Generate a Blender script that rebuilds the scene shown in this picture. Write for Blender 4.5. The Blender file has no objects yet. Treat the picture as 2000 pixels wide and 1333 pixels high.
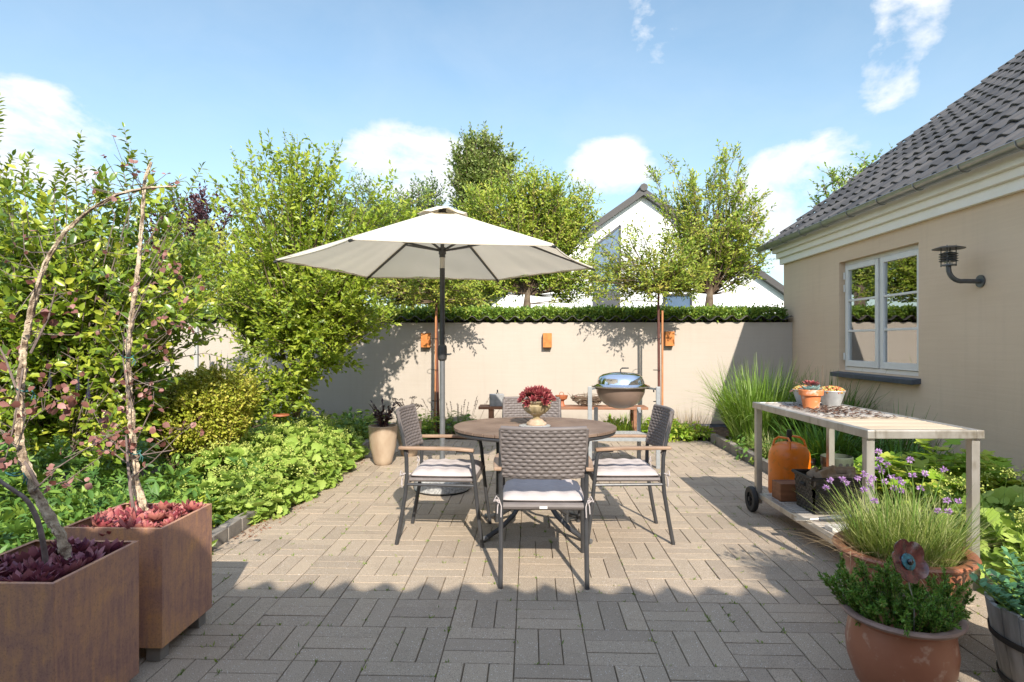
import bpy, math, random
import numpy as np
from mathutils import Vector, Matrix
C = bpy.context.scene.collection
PI = math.pi
rad = math.radians
random.seed(7)
RNG = np.random.default_rng(11)

# ------------------------------------------------------------------ camera, world, sun, exposure
F = 1180.0; HC = 1.34; YAW = math.atan(35/1180.0); Y0 = 670.0
cam_d = bpy.data.cameras.new('camera'); cam = bpy.data.objects.new('camera', cam_d); C.objects.link(cam)
cam.location = (0, 0, HC); cam.rotation_euler = (PI/2, 0, YAW)
cam_d.sensor_width = 36; cam_d.lens = 36*F/2000; cam_d.shift_y = 3.5/2000; cam_d.clip_start = 0.05; cam_d.clip_end = 600
bpy.context.scene.camera = cam
sc = bpy.context.scene
sc.view_settings.view_transform = 'Standard'; sc.view_settings.look = 'None'
sc.view_settings.exposure = 1.47; sc.view_settings.gamma = 1.0

SUN = Vector((0.24, -1.0, 0.725)).normalized()       # towards the sun
SEL = math.asin(SUN.z); SAZ = math.atan2(SUN.x, SUN.y)
world = bpy.data.worlds.new("World"); sc.world = world; world.use_nodes = True

class NT:
    """tiny node helper"""
    def __init__(s, tree): s.t = tree; s.n = tree.nodes; s.l = tree.links
    def node(s, typ, **kw):
        n = s.n.new(typ)
        for k, v in kw.items(): setattr(n, k, v)
        return n
    def link(s, a, b): s.l.new(a, b)
    def put(s, sock, v):
        if hasattr(v, 'is_output') or isinstance(v, bpy.types.NodeSocket): s.l.new(v, sock)
        else: sock.default_value = v
    def math(s, op, a, b=0.0, c=None, clamp=False):
        n = s.node('ShaderNodeMath', operation=op, use_clamp=clamp)
        s.put(n.inputs[0], a); s.put(n.inputs[1], b)
        if c is not None: s.put(n.inputs[2], c)
        return n.outputs[0]
    def noise(s, vec, scale, detail=4, rough=0.55, dist=0.0):
        n = s.node('ShaderNodeTexNoise'); n.inputs['Scale'].default_value = scale
        n.inputs['Detail'].default_value = detail; n.inputs['Roughness'].default_value = rough
        n.inputs['Distortion'].default_value = dist
        if vec is not None: s.l.new(vec, n.inputs['Vector'])
        return n.outputs['Fac']
    def ramp(s, fac, stops):
        n = s.node('ShaderNodeValToRGB'); e = n.color_ramp.elements
        while len(e) > 1: e.remove(e[-1])
        e[0].position = stops[0][0]; e[0].color = (*stops[0][1], 1)
        for p, c in stops[1:]:
            x = e.new(p); x.color = (*c, 1)
        s.put(n.inputs[0], fac); return n.outputs[0]
    def mix(s, fac, a, b, mode='MIX'):
        n = s.node('ShaderNodeMix', data_type='RGBA', blend_type=mode)
        s.put(n.inputs[0], fac)
        for sock, v in ((n.inputs[6], a), (n.inputs[7], b)):
            if isinstance(v, tuple): sock.default_value = (*v, 1) if len(v) == 3 else v
            else: s.l.new(v, sock)
        return n.outputs[2]
    def mapping(s, vec, scale=(1, 1, 1), rot=(0, 0, 0)):
        n = s.node('ShaderNodeMapping'); n.inputs['Scale'].default_value = scale; n.inputs['Rotation'].default_value = rot
        s.l.new(vec, n.inputs['Vector']); return n.outputs[0]

wn = NT(world.node_tree); wn.n.clear()
sky = wn.node('ShaderNodeTexSky', sky_type='NISHITA', sun_disc=False)
sky.sun_elevation = SEL; sky.sun_rotation = SAZ; sky.air_density = 1.0; sky.dust_density = 0.6; sky.ozone_density = 2.0
tcw = wn.node('ShaderNodeTexCoord')
sep = wn.node('ShaderNodeSeparateXYZ'); wn.link(tcw.outputs['Generated'], sep.inputs[0])
az = wn.math('ARCTAN2', sep.outputs[0], sep.outputs[1]); el = wn.math('ARCSINE', sep.outputs[2])
nz = wn.noise(wn.mapping(tcw.outputs['Generated'], (1, 1, 1.8)), 5.5, 6, 0.6, 0.3)
nz2 = wn.noise(wn.mapping(tcw.outputs['Generated'], (1, 1, 1.6)), 14.0, 5, 0.6, 0.2)
acc = None
# clouds: azimuth and elevation (degrees), half-widths (degrees), strength
for (a0, e0, wa, we, st) in [(-10.5, 16.0, 8.5, 4.0, 1.0), (-4, 16.5, 4.5, 3.5, .8), (7.6, 15.6, 4.8, 3.2, 1.0), (24, 11.5, 6.5, 6.5, 1.05),
                             (31.6, 24.5, 3.0, 4.6, .95), (30.2, 20.8, 2.6, 3.6, .85), (32.6, 27.3, 2.4, 2.6, .85), (12.0, 28, 3.4, 4.5, .6), (-40, 15, 8, 4.5, .85), (22, 29.5, 9, 2.0, .75),
                             (-26, 12, 9, 3.0, .55), (70, 20, 14, 6, .9), (-80, 22, 16, 6, .9), (150, 20, 20, 6, .9), (36, 24, 3.5, 2.5, .45), (-70, 45, 14, 5, .6)]:
    dx = wn.math('DIVIDE', wn.math('SUBTRACT', az, rad(a0)), rad(wa))
    dy = wn.math('DIVIDE', wn.math('SUBTRACT', el, rad(e0)), rad(we))
    r2 = wn.math('ADD', wn.math('MULTIPLY', dx, dx), wn.math('MULTIPLY', dy, dy))
    m = wn.math('MULTIPLY', wn.math('SUBTRACT', 1.35, r2, clamp=True), st)
    acc = m if acc is None else wn.math('MAXIMUM', acc, m)
nn = wn.math('ADD', wn.math('MULTIPLY', nz, 0.7), wn.math('MULTIPLY', nz2, 0.3))
cm = wn.math('MULTIPLY', wn.math('SUBTRACT', wn.math('ADD', acc, wn.math('MULTIPLY', wn.math('SUBTRACT', nn, 0.5), 4.2)), 0.50), 1.9, clamp=True)
cm = wn.math('MULTIPLY', cm, wn.math('MULTIPLY', acc, 1.7, clamp=True), clamp=True)
veil = wn.math('MULTIPLY', wn.math('SUBTRACT', nz, 0.35, clamp=True), 0.25)
cm2 = wn.math('MAXIMUM', wn.math('MULTIPLY', cm, 0.95), veil)
skyc = wn.mix(1.0, sky.outputs[0], (0.99, 1.0, 0.93), 'MULTIPLY')
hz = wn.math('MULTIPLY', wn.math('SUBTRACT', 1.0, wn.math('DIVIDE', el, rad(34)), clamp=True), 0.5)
# sky brightened overhead and behind the camera to fill shade, dimmed low in front
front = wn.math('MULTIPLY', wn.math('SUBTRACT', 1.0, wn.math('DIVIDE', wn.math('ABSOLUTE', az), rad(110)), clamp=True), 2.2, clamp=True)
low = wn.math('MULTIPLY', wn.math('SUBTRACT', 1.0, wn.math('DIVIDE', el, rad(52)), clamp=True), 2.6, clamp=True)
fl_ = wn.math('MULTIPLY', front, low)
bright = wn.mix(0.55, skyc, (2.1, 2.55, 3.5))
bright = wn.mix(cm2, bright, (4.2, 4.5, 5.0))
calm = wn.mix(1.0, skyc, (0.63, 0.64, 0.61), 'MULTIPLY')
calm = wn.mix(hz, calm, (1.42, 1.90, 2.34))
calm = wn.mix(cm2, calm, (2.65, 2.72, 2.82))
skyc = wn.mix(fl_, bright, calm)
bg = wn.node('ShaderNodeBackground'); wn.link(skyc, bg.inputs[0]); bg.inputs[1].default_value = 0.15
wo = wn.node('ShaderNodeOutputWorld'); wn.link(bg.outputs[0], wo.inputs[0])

sd = bpy.data.lights.new('sun', 'SUN'); sd.energy = 2.75; sd.angle = rad(0.55); sd.color = (1.0, 0.93, 0.83)
sun = bpy.data.objects.new('sun', sd); C.objects.link(sun)
sun.rotation_euler = SUN.to_track_quat('Z', 'Y').to_euler(); sun.location = (2, -4, 8)

# ------------------------------------------------------------------ helpers
ca, sa = math.cos(YAW), math.sin(YAW)
def at(px, py, Y):
    u = (px-1000)/F; s = Y/(ca+u*sa)
    return Vector((s*(u*ca-sa), Y, HC-(py-Y0)/F*s))
def gnd(px, py, z=0.0):
    s = F*(HC-z)/(py-Y0); u = (px-1000)/F
    return Vector((s*(u*ca-sa), s*(ca+u*sa), z))

def tag(o, label=None, cat=None, group=None, kind=None):
    if label: o['label'] = label
    if cat: o['category'] = cat
    if group: o['group'] = group
    if kind: o['kind'] = kind
    return o
def empty(name, loc=(0, 0, 0), rz=0.0, label=None, cat=None, group=None):
    o = bpy.data.objects.new(name, None); C.objects.link(o); o.empty_display_size = 0.1
    o.location = loc; o.rotation_euler = (0, 0, rz)
    return tag(o, label, cat, group)
def copy_tree(o, parent=None):
    c = o.copy(); C.objects.link(c); c.parent = parent
    for ch in o.children: copy_tree(ch, c)
    return c

def link_mesh(name, me, m, parent=None, sharp=35, smooth=True):
    if m is not None: me.materials.append(m)
    if smooth:
        me.polygons.foreach_set('use_smooth', np.ones(len(me.polygons), dtype=bool))
        if sharp: me.set_sharp_from_angle(angle=rad(sharp))
    else: me.polygons.foreach_set('use_smooth', np.zeros(len(me.polygons), dtype=bool))
    o = bpy.data.objects.new(name, me); C.objects.link(o)
    if parent is not None: o.parent = parent
    return o

class MB:
    def __init__(s): s.v = []; s.f = []
    def add(s, vs, fs):
        b = len(s.v); s.v.extend([tuple(v) for v in vs]); s.f.extend([tuple(i+b for i in f) for f in fs]); return s
    def box(s, c, d, rot=None):
        x, y, z = d[0]/2, d[1]/2, d[2]/2
        vs = [Vector((i*x, j*y, k*z)) for i in (-1, 1) for j in (-1, 1) for k in (-1, 1)]
        if rot is not None: vs = [rot @ v for v in vs]
        vs = [v+Vector(c) for v in vs]
        return s.add(vs, [(0, 1, 3, 2), (4, 6, 7, 5), (0, 4, 5, 1), (2, 3, 7, 6), (0, 2, 6, 4), (1, 5, 7, 3)])
    def span(s, x0, x1, y0, y1, z0, z1):
        return s.box(((x0+x1)/2, (y0+y1)/2, (z0+z1)/2), (x1-x0, y1-y0, z1-z0))
    def bar(s, a, b, w, h):
        a, b = Vector(a), Vector(b); d = b-a; L = d.length
        q = d.to_track_quat('X', 'Z').to_matrix()
        return s.box((a+b)/2, (L, w, h), q)
    def tube(s, pts, r, n=8, cap=True, jit=0.0):
        pts = [Vector(p) for p in pts]; k = len(pts)
        if not hasattr(r, '__len__'): r = [r]*k
        t0 = (pts[1]-pts[0]).normalized()
        ref = Vector((0, 0, 1)) if abs(t0.z) < 0.9 else Vector((1, 0, 0))
        u = t0.cross(ref).normalized(); vs = []
        for i in range(k):
            t = (pts[min(i+1, k-1)]-pts[max(i-1, 0)])
            t = t.normalized() if t.length > 1e-9 else t0
            u = (u-t*u.dot(t)).normalized(); w = t.cross(u)
            for j in range(n):
                a = 2*PI*j/n; rr = r[i]*(1+(random.uniform(-jit, jit) if jit else 0))
                vs.append(pts[i]+(u*math.cos(a)+w*math.sin(a))*rr)
        fs = [(i*n+j, i*n+(j+1) % n, (i+1)*n+(j+1) % n, (i+1)*n+j) for i in range(k-1) for j in range(n)]
        if cap: fs.append(tuple(range(n))[::-1]); fs.append(tuple((k-1)*n+j for j in range(n)))
        return s.add(vs, fs)
    def lathe(s, prof, c=(0, 0, 0), n=32, sy=1.0, wob=0.0):
        vs = []; c = Vector(c)
        for (r, z) in prof:
            for j in range(n):
                a = 2*PI*j/n; rr = r*(1+wob*math.cos(12*a)) if wob else r
                vs.append(c+Vector((rr*math.cos(a), rr*sy*math.sin(a), z)))
        k = len(prof)
        fs = [(i*n+j, i*n+(j+1) % n, (i+1)*n+(j+1) % n, (i+1)*n+j) for i in range(k-1) for j in range(n)]
        if prof[0][0] > 1e-6: fs.append(tuple(range(n))[::-1])
        if prof[-1][0] > 1e-6: fs.append(tuple((k-1)*n+j for j in range(n)))
        return s.add(vs, fs)
    def sphere(s, c, r, n=10, m=6, sc=(1, 1, 1)):
        prof = [(math.sin(PI*i/m), -math.cos(PI*i/m)) for i in range(m+1)]
        vs = []
        for (a, z) in prof:
            for j in range(n):
                t = 2*PI*j/n; vs.append((c[0]+r*sc[0]*a*math.cos(t), c[1]+r*sc[1]*a*math.sin(t), c[2]+r*sc[2]*z))
        return s.add(vs, [(i*n+j, i*n+(j+1) % n, (i+1)*n+(j+1) % n, (i+1)*n+j) for i in range(m) for j in range(n)])
    def prism(s, poly, z0, z1):
        n = len(poly)
        vs = [(p[0], p[1], z0) for p in poly]+[(p[0], p[1], z1) for p in poly]
        fs = [tuple(range(n))[::-1], tuple(range(n, 2*n))]+[(i, (i+1) % n, n+(i+1) % n, n+i) for i in range(n)]
        return s.add(vs, fs)
    def build(s, name, m, parent=None, bevel=0.0, sharp=35, smooth=True, seg=2):
        me = bpy.data.meshes.new(name); me.from_pydata(s.v, [], s.f); me.update()
        o = link_mesh(name, me, m, parent, sharp, smooth)
        if bevel:
            b = o.modifiers.new('bevel', 'BEVEL'); b.width = bevel; b.segments = seg; b.limit_method = 'ANGLE'; b.angle_limit = rad(40)
        return o

def np_mesh(name, V, Fc, m, parent=None, smooth=False, rnd=None, attrs=None, sharp=None):
    """V (N,3), Fc (M,k) constant k"""
    me = bpy.data.meshes.new(name); V = np.asarray(V, dtype=np.float32); Fc = np.asarray(Fc, dtype=np.int32)
    M, k = Fc.shape
    me.vertices.add(len(V)); me.vertices.foreach_set('co', V.ravel())
    me.loops.add(M*k); me.loops.foreach_set('vertex_index', Fc.ravel())
    me.polygons.add(M); me.polygons.foreach_set('loop_start', np.arange(0, M*k, k, dtype=np.int32))
    try: me.polygons.foreach_set('loop_total', np.full(M, k, dtype=np.int32))
    except Exception: pass
    me.update(calc_edges=True)
    if rnd is not None:
        at_ = me.attributes.new('rnd', 'FLOAT', 'FACE'); at_.data.foreach_set('value', np.asarray(rnd, dtype=np.float32))
    me.validate()
    return link_mesh(name, me, m, parent, sharp, smooth)

# ------------------------------------------------------------------ materials
def principled(name):
    m = bpy.data.materials.new(name); m.use_nodes = True; t = NT(m.node_tree)
    b = t.n.get('Principled BSDF'); return m, t, b
def pm(name, c1, c2=None, scale=8, rough=0.6, metal=0.0, bump=0.0, bscale=40, stretch=(1, 1, 1), detail=5, spec=0.5, contrast=(0.3, 0.7), coat=0, rvar=0.1, c3=None, s3=60, dist=0.002):
    m, t, b = principled(name)
    tc = t.node('ShaderNodeTexCoord'); v = t.mapping(tc.outputs['Object'], stretch)
    if c2 is None: c2 = tuple(min(1, x*1.15) for x in c1)
    nz = t.noise(v, scale, detail)
    col = t.ramp(nz, [(contrast[0], c1), (contrast[1], c2)])
    if c3 is not None:
        n3 = t.noise(v, s3, 3, 0.6)
        col = t.mix(t.math('MULTIPLY', t.math('SUBTRACT', n3, 0.56, clamp=True), 6.0, clamp=True), col, c3)
    t.link(col, b.inputs['Base Color'])
    b.inputs['Metallic'].default_value = metal
    b.inputs['Specular IOR Level'].default_value = spec
    t.link(t.math('ADD', rough-rvar/2, t.math('MULTIPLY', t.noise(v, scale*2.3, 3), rvar)), b.inputs['Roughness'])
    if coat: b.inputs['Coat Weight'].default_value = coat; b.inputs['Coat Roughness'].default_value = 0.15
    if bump:
        bn = t.node('ShaderNodeBump'); bn.inputs['Strength'].default_value = bump; bn.inputs['Distance'].default_value = dist
        t.link(t.noise(v, bscale, 6, 0.65), bn.inputs['Height']); t.link(bn.outputs[0], b.inputs['Normal'])
    return m
def leaf_mat(name, cols, rough=0.45, trans=0.3, spec=0.4, tcol=None, patch=0.25, bend=None):
    m, t, b = principled(name); out = t.n.get('Material Output')
    a = t.node('ShaderNodeAttribute', attribute_name='rnd'); tc = t.node('ShaderNodeTexCoord')
    big = t.noise(tc.outputs['Object'], 1.6, 3)
    fac = t.math('ADD', a.outputs['Fac'], t.math('MULTIPLY', t.math('SUBTRACT', big, 0.5), patch*2), clamp=True)
    n = len(cols); col = t.ramp(fac, [(i/(n-1) if n > 1 else 0, c) for i, c in enumerate(cols)])
    t.link(col, b.inputs['Base Color']); b.inputs['Roughness'].default_value = rough; b.inputs['Specular IOR Level'].default_value = spec
    tr = t.node('ShaderNodeBsdfTranslucent')
    t.link(t.mix(0.55, col, tcol or (0.35, 0.42, 0.03)), tr.inputs[0])
    mx = t.node('ShaderNodeMixShader'); mx.inputs[0].default_value = trans
    t.link(b.outputs[0], mx.inputs[1]); t.link(tr.outputs[0], mx.inputs[2]); t.link(mx.outputs[0], out.inputs[0])
    return m

M = {}
def plaster(name, c1, c2, courses=0.067, scale=1.2):
    m, t, b = principled(name); tc = t.node('ShaderNodeTexCoord'); o = tc.outputs['Object']
    n1 = t.noise(o, scale, 5); n2 = t.noise(t.mapping(o, (0.6, 0.6, 14)), 3.0, 4)
    f = t.math('ADD', t.math('MULTIPLY', n1, 0.6), t.math('MULTIPLY', n2, 0.4))
    s0 = t.node('ShaderNodeSeparateXYZ'); t.link(o, s0.inputs[0])
    col = t.ramp(f, [(0.3, c1), (0.7, c2)])
    streak = t.math('MULTIPLY', t.math('SUBTRACT', t.noise(t.mapping(o, (6, 6, .35)), 2.2, 5, .6), .52, clamp=True), 2.2, clamp=True)
    col = t.mix(t.math('MULTIPLY', streak, .38), col, tuple(x*.78 for x in c1))
    splash = t.math('MULTIPLY', t.math('SUBTRACT', t.math('ADD', .20, t.math('MULTIPLY', t.noise(o, 7, 5, .7), .22)), s0.outputs[2], clamp=True), 3.0, clamp=True)
    col = t.mix(t.math('MULTIPLY', splash, .55), col, (0.20, 0.16, 0.11))
    blot = t.math('MULTIPLY', t.math('SUBTRACT', t.noise(o, .9, 6, .7, .5), .56, clamp=True), 3.0, clamp=True)
    col = t.mix(t.math('MULTIPLY', blot, .35), col, tuple(x*.78 for x in c1))
    t.link(col, b.inputs['Base Color']); b.inputs['Roughness'].default_value = 0.9
    b.inputs['Specular IOR Level'].default_value = 0.2
    s = t.node('ShaderNodeSeparateXYZ'); t.link(o, s.inputs[0])
    fr = t.math('FRACT', t.math('DIVIDE', t.math('ADD', s.outputs[2], t.math('MULTIPLY', n1, 0.012)), courses))
    groove = t.math('MULTIPLY', t.math('SUBTRACT', t.math('ABSOLUTE', t.math('SUBTRACT', fr, 0.5)), 0.38, clamp=True), -1.6)
    hgt = t.math('ADD', groove, t.math('MULTIPLY', t.noise(t.mapping(o, (1, 1, 2.5)), 55, 6, 0.7), 0.6))
    hgt = t.math('ADD', hgt, t.math('MULTIPLY', t.noise(o, 6, 4), 1.2))
    bn = t.node('ShaderNodeBump'); bn.inputs['Strength'].default_value = 0.5; bn.inputs['Distance'].default_value = 0.003
    t.link(hgt, bn.inputs['Height']); t.link(bn.outputs[0], b.inputs['Normal'])
    return m
M['cream'] = plaster('cream_plaster', (0.42, 0.365, 0.305), (0.455, 0.40, 0.34))
M['tan'] = plaster('tan_plaster', (0.63, 0.465, 0.315), (0.70, 0.53, 0.365), 0.07)
M['tan2'] = plaster('wing_plaster', (0.55, 0.46, 0.35), (0.62, 0.53, 0.41), 0.07)
M['plinth'] = pm('plinth_grey', (0.10, 0.11, 0.13), (0.15, 0.16, 0.18), 5, 0.85, bump=.4)
M['white'] = pm('white_render', (0.80, 0.80, 0.78), (0.86, 0.86, 0.84), 2, 0.8, bump=.1)
M['frieze'] = pm('frieze_white', (0.86, 0.80, 0.69), (0.90, 0.85, 0.75), 4, 0.75, bump=.15)
M['zinc'] = pm('zinc_gutter', (0.27, 0.28, 0.28), (0.36, 0.36, 0.35), 9, 0.38, metal=.8, bump=.08)
M['tile'] = pm('roof_tile_black', (0.05, 0.047, 0.044), (0.085, 0.079, 0.073), 7, 0.5, bump=.3, bscale=60, spec=.45)
M['coptile'] = pm('coping_tile', (0.05, 0.045, 0.042), (0.12, 0.10, 0.09), 9, 0.6, bump=.4, bscale=50)
M['winframe'] = pm('window_frame_paint', (0.66, 0.63, 0.57), (0.72, 0.69, 0.63), 5, 0.45)
M['sill'] = pm('slate_sill', (0.045, 0.055, 0.07), (0.08, 0.09, 0.11), 14, 0.55, bump=.3)
M['soil'] = pm('soil', (0.045, 0.03, 0.018), (0.12, 0.085, 0.055), 14, 0.95, bump=1.0, bscale=45, dist=.02, contrast=(.35, .7))
M['sand'] = pm('joint_sand', (0.10, 0.08, 0.05), (0.24, 0.18, 0.11), 22, 0.95, bump=.6, bscale=200)
M['kerb'] = pm('kerb_concrete', (0.16, 0.14, 0.12), (0.27, 0.24, 0.20), 9, 0.9, bump=.6, bscale=80, dist=.004)
M['lawn'] = pm('far_ground', (0.05, 0.08, 0.02), (0.09, 0.12, 0.03), 3, 0.95, bump=.6, bscale=30, dist=.02)
M['slab'] = pm('dark_slab', (0.06, 0.065, 0.08), (0.09, 0.095, 0.11), 10, 0.85, bump=.3)
M['darkmetal'] = pm('charcoal_tube', (0.050, 0.050, 0.052), (0.065, 0.065, 0.067), 20, 0.42, metal=.3, spec=.5)
M['greymetal'] = pm('grey_tube', (0.18, 0.185, 0.19), (0.23, 0.235, 0.24), 20, 0.4, metal=.5)
M['steel'] = pm('weathered_steel', (0.42, 0.39, 0.34), (0.58, 0.55, 0.50), 9, 0.42, metal=.75, bump=.15, bscale=70, c3=(0.30, 0.26, 0.20), s3=12, stretch=(1, 1, .4))
M['chrome'] = pm('polished_steel', (0.72, 0.73, 0.75), (0.78, 0.79, 0.8), 3, 0.10, metal=1.0, rvar=.03)
M['kettle'] = pm('kettle_enamel', (0.19, 0.135, 0.105), (0.22, 0.155, 0.12), 6, 0.32, metal=.1, coat=.3)
M['galv'] = pm('galvanised_leg', (0.27, 0.285, 0.29), (0.34, 0.355, 0.36), 30, 0.5, metal=.35, bump=.1)
M['black'] = pm('black_rubber', (0.012, 0.012, 0.013), (0.022, 0.022, 0.022), 20, 0.6)
M['plastic'] = pm('black_plastic', (0.014, 0.012, 0.011), (0.022, 0.019, 0.017), 25, 0.5)
M['wicker'] = pm('taupe_wicker', (0.125, 0.105, 0.096), (0.17, 0.145, 0.135), 35, 0.55, spec=.4, stretch=(.3, 1, 1.5))
M['cushion'] = pm('cushion_fabric', (0.42, 0.37, 0.35), (0.47, 0.42, 0.40), 7, 0.9, bump=.5, bscale=260, spec=.2)
M['teak'] = pm('weathered_teak', (0.23, 0.14, 0.085), (0.37, 0.25, 0.165), 9, 0.6, bump=.3, bscale=60, stretch=(4, .6, 1))
M['tablewood'] = pm('table_slats', (0.135, 0.088, 0.062), (0.21, 0.145, 0.105), 6, 0.6, bump=.3, bscale=80)
M['canvas'] = None
M['granite'] = pm('granite_base', (0.20, 0.20, 0.195), (0.50, 0.49, 0.46), 60, 0.7, bump=.3, bscale=90, contrast=(.35, .65), detail=8)
M['terra'] = pm('terracotta_glaze', (0.27, 0.095, 0.048), (0.36, 0.135, 0.07), 5, 0.42, bump=.3, bscale=30, c3=(0.48, 0.30, 0.21), s3=17, coat=.1, rvar=.3)
M['terrarim'] = pm('terracotta_rim', (0.18, 0.11, 0.09), (0.33, 0.22, 0.17), 12, 0.55, bump=.3, bscale=50)
M['terraold'] = pm('old_terracotta', (0.58, 0.17, 0.05), (0.66, 0.24, 0.09), 8, 0.7, bump=.3, c3=(0.66, 0.52, 0.42), s3=16)
M['tallpot'] = pm('tall_pot_clay', (0.29, 0.20, 0.13), (0.46, 0.36, 0.26), 7, 0.45, bump=.25, bscale=30, stretch=(1, 1, .4), coat=.2)
M['zincpot'] = pm('zinc_pot', (0.40, 0.41, 0.41), (0.56, 0.57, 0.57), 16, 0.55, metal=.5, bump=.2)
M['orange'] = pm('orange_paint', (0.70, 0.165, 0.006), (0.76, 0.20, 0.01), 4, 0.38, coat=.2, c3=(0.50, 0.16, 0.02), s3=24)
M['rustbox'] = pm('rusty_lamp', (0.42, 0.13, 0.025), (0.58, 0.22, 0.05), 14, 0.7, bump=.5, bscale=60)
M['benchwood'] = pm('bench_wood', (0.16, 0.065, 0.03), (0.30, 0.14, 0.075), 7, 0.65, bump=.4, bscale=50, stretch=(.4, 3, 3))
M['rustwood'] = pm('box_wood', (0.16, 0.06, 0.022), (0.26, 0.105, 0.045), 9, 0.55, stretch=(.5, 2, 4), bump=.2)
M['paleslat'] = pm('grey_slat_wood', (0.30, 0.265, 0.225), (0.50, 0.45, 0.39), 5, 0.75, bump=.4, bscale=70, stretch=(.4, 5, 5))
M['yellowslat'] = pm('yellow_slat_wood', (0.46, 0.36, 0.25), (0.60, 0.49, 0.35), 5, 0.7, bump=.3, bscale=70, stretch=(.4, 5, 5))
M['bark'] = pm('bark', (0.10, 0.07, 0.045), (0.20, 0.15, 0.10), 14, 0.9, bump=.8, bscale=40, dist=.006)
M['twig'] = pm('twig', (0.11, 0.07, 0.045), (0.20, 0.14, 0.09), 12, 0.85)
M['cork'] = pm('cork_bark', (0.20, 0.135, 0.085), (0.66, 0.53, 0.37), 30, 0.9, bump=1.0, bscale=70, dist=.012, contrast=(.36, .56))
M['cork2'] = pm('grey_bark', (0.13, 0.095, 0.08), (0.26, 0.20, 0.17), 30, 0.85, bump=.7, bscale=60, dist=.006)
M['log'] = pm('split_log', (0.26, 0.18, 0.12), (0.48, 0.38, 0.28), 16, 0.85, bump=.6, bscale=50, dist=.005)
M['concrete'] = pm('concrete_cube', (0.20, 0.20, 0.20), (0.36, 0.36, 0.35), 12, 0.85, bump=.3)
M['urn'] = pm('mossy_stone', (0.24, 0.18, 0.075), (0.40, 0.32, 0.20), 12, 0.85, bump=.8, bscale=60, c3=(0.55, 0.47, 0.36), s3=22, dist=.004)
M['urnbase'] = pm('worn_terracotta_foot', (0.34, 0.235, 0.15), (0.50, 0.37, 0.26), 22, 0.85, bump=.8, bscale=70, dist=.004)
M['clay'] = pm('oil_lamp_clay', (0.30, 0.085, 0.03), (0.40, 0.13, 0.055), 12, 0.6)
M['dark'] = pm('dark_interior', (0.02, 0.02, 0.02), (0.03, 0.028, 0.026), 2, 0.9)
M['rope'] = pm('green_twine', (0.02, 0.10, 0.09), (0.04, 0.16, 0.14), 40, 0.8)
M['stake'] = pm('wood_stake', (0.34, 0.13, 0.045), (0.50, 0.22, 0.09), 14, 0.7, stretch=(2, 2, .4), bump=.3)
M['reddark'] = pm('dark_red_bark', (0.07, 0.025, 0.018), (0.15, 0.055, 0.04), 25, 0.5, stretch=(1, 1, .3), bump=.4)
M['barrel'] = pm('grey_oak_staves', (0.15, 0.14, 0.125), (0.34, 0.325, 0.30), 8, 0.8, bump=.6, bscale=60, stretch=(2.5, 2.5, .35), dist=.004)
M['whitewood'] = pm('pale_board', (0.55, 0.53, 0.48), (0.70, 0.67, 0.62), 8, 0.7)
M['poppy'] = pm('glazed_ceramic', (0.07, 0.014, 0.014), (0.20, 0.05, 0.04), 30, 0.15, bump=.5, bscale=70, coat=.8, contrast=(.4, .65))
M['poppyc'] = pm('glazed_centre', (0.01, 0.02, 0.03), (0.03, 0.22, 0.26), 90, 0.12, bump=.3, coat=.8)
M['postgrey'] = pm('grey_post', (0.36, 0.35, 0.33), (0.44, 0.43, 0.40), 8, 0.7)

def corten():
    m, t, b = principled('corten_steel'); tc = t.node('ShaderNodeTexCoord'); o = tc.outputs['Object']
    n1 = t.noise(o, 6.5, 7, .68, .4); n2 = t.noise(t.mapping(o, (12, 12, 1.4)), 4, 6, .65); n3 = t.noise(o, 150, 3, .7)
    f = t.math('ADD', t.math('MULTIPLY', n1, .55), t.math('MULTIPLY', n2, .45))
    col = t.ramp(f, [(.32, (0.27, 0.15, 0.125)), (.44, (0.40, 0.215, 0.155)), (.54, (0.52, 0.275, 0.155)), (.68, (0.66, 0.34, 0.13))])
    col = t.mix(t.math('MULTIPLY', t.math('SUBTRACT', n3, .5, clamp=True), 1.8), col, (0.08, 0.05, 0.045))
    t.link(col, b.inputs['Base Color']); b.inputs['Roughness'].default_value = .62; b.inputs['Specular IOR Level'].default_value = .35
    bn = t.node('ShaderNodeBump'); bn.inputs['Strength'].default_value = .35; bn.inputs['Distance'].default_value = .0015
    t.link(n3, bn.inputs['Height']); t.link(bn.outputs[0], b.inputs['Normal']); return m
M['corten'] = corten()

def tile_mat(name, c1, c2, c3, rough):
    m, t, b = principled(name); tc = t.node('ShaderNodeTexCoord'); o = tc.outputs['Object']; a = t.node('ShaderNodeAttribute', attribute_name='rnd')
    col = t.ramp(t.math('ADD', t.math('MULTIPLY', a.outputs['Fac'], .6), t.math('MULTIPLY', t.noise(o, 5, 5), .4)), [(.25, c1), (.75, c2)])
    lich = t.math('MULTIPLY', t.math('SUBTRACT', t.noise(o, 24, 5, .7), .62, clamp=True), 8.0, clamp=True)
    col = t.mix(t.math('MULTIPLY', lich, .45), col, c3); t.link(col, b.inputs['Base Color'])
    t.link(t.math('ADD', rough-.08, t.math('MULTIPLY', t.noise(o, 9, 4), .18)), b.inputs['Roughness'])
    bn = t.node('ShaderNodeBump'); bn.inputs['Strength'].default_value = .35; bn.inputs['Distance'].default_value = .002
    t.link(t.noise(o, 60, 5, .7), bn.inputs['Height']); t.link(bn.outputs[0], b.inputs['Normal']); return m
M['tile'] = tile_mat('roof_tile', (0.045, 0.041, 0.037), (0.105, 0.094, 0.083), (0.18, 0.17, 0.14), .58)
M['coptile'] = tile_mat('coping_tile', (0.05, 0.045, 0.042), (0.12, 0.10, 0.09), (0.20, 0.19, 0.15), .6)

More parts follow.
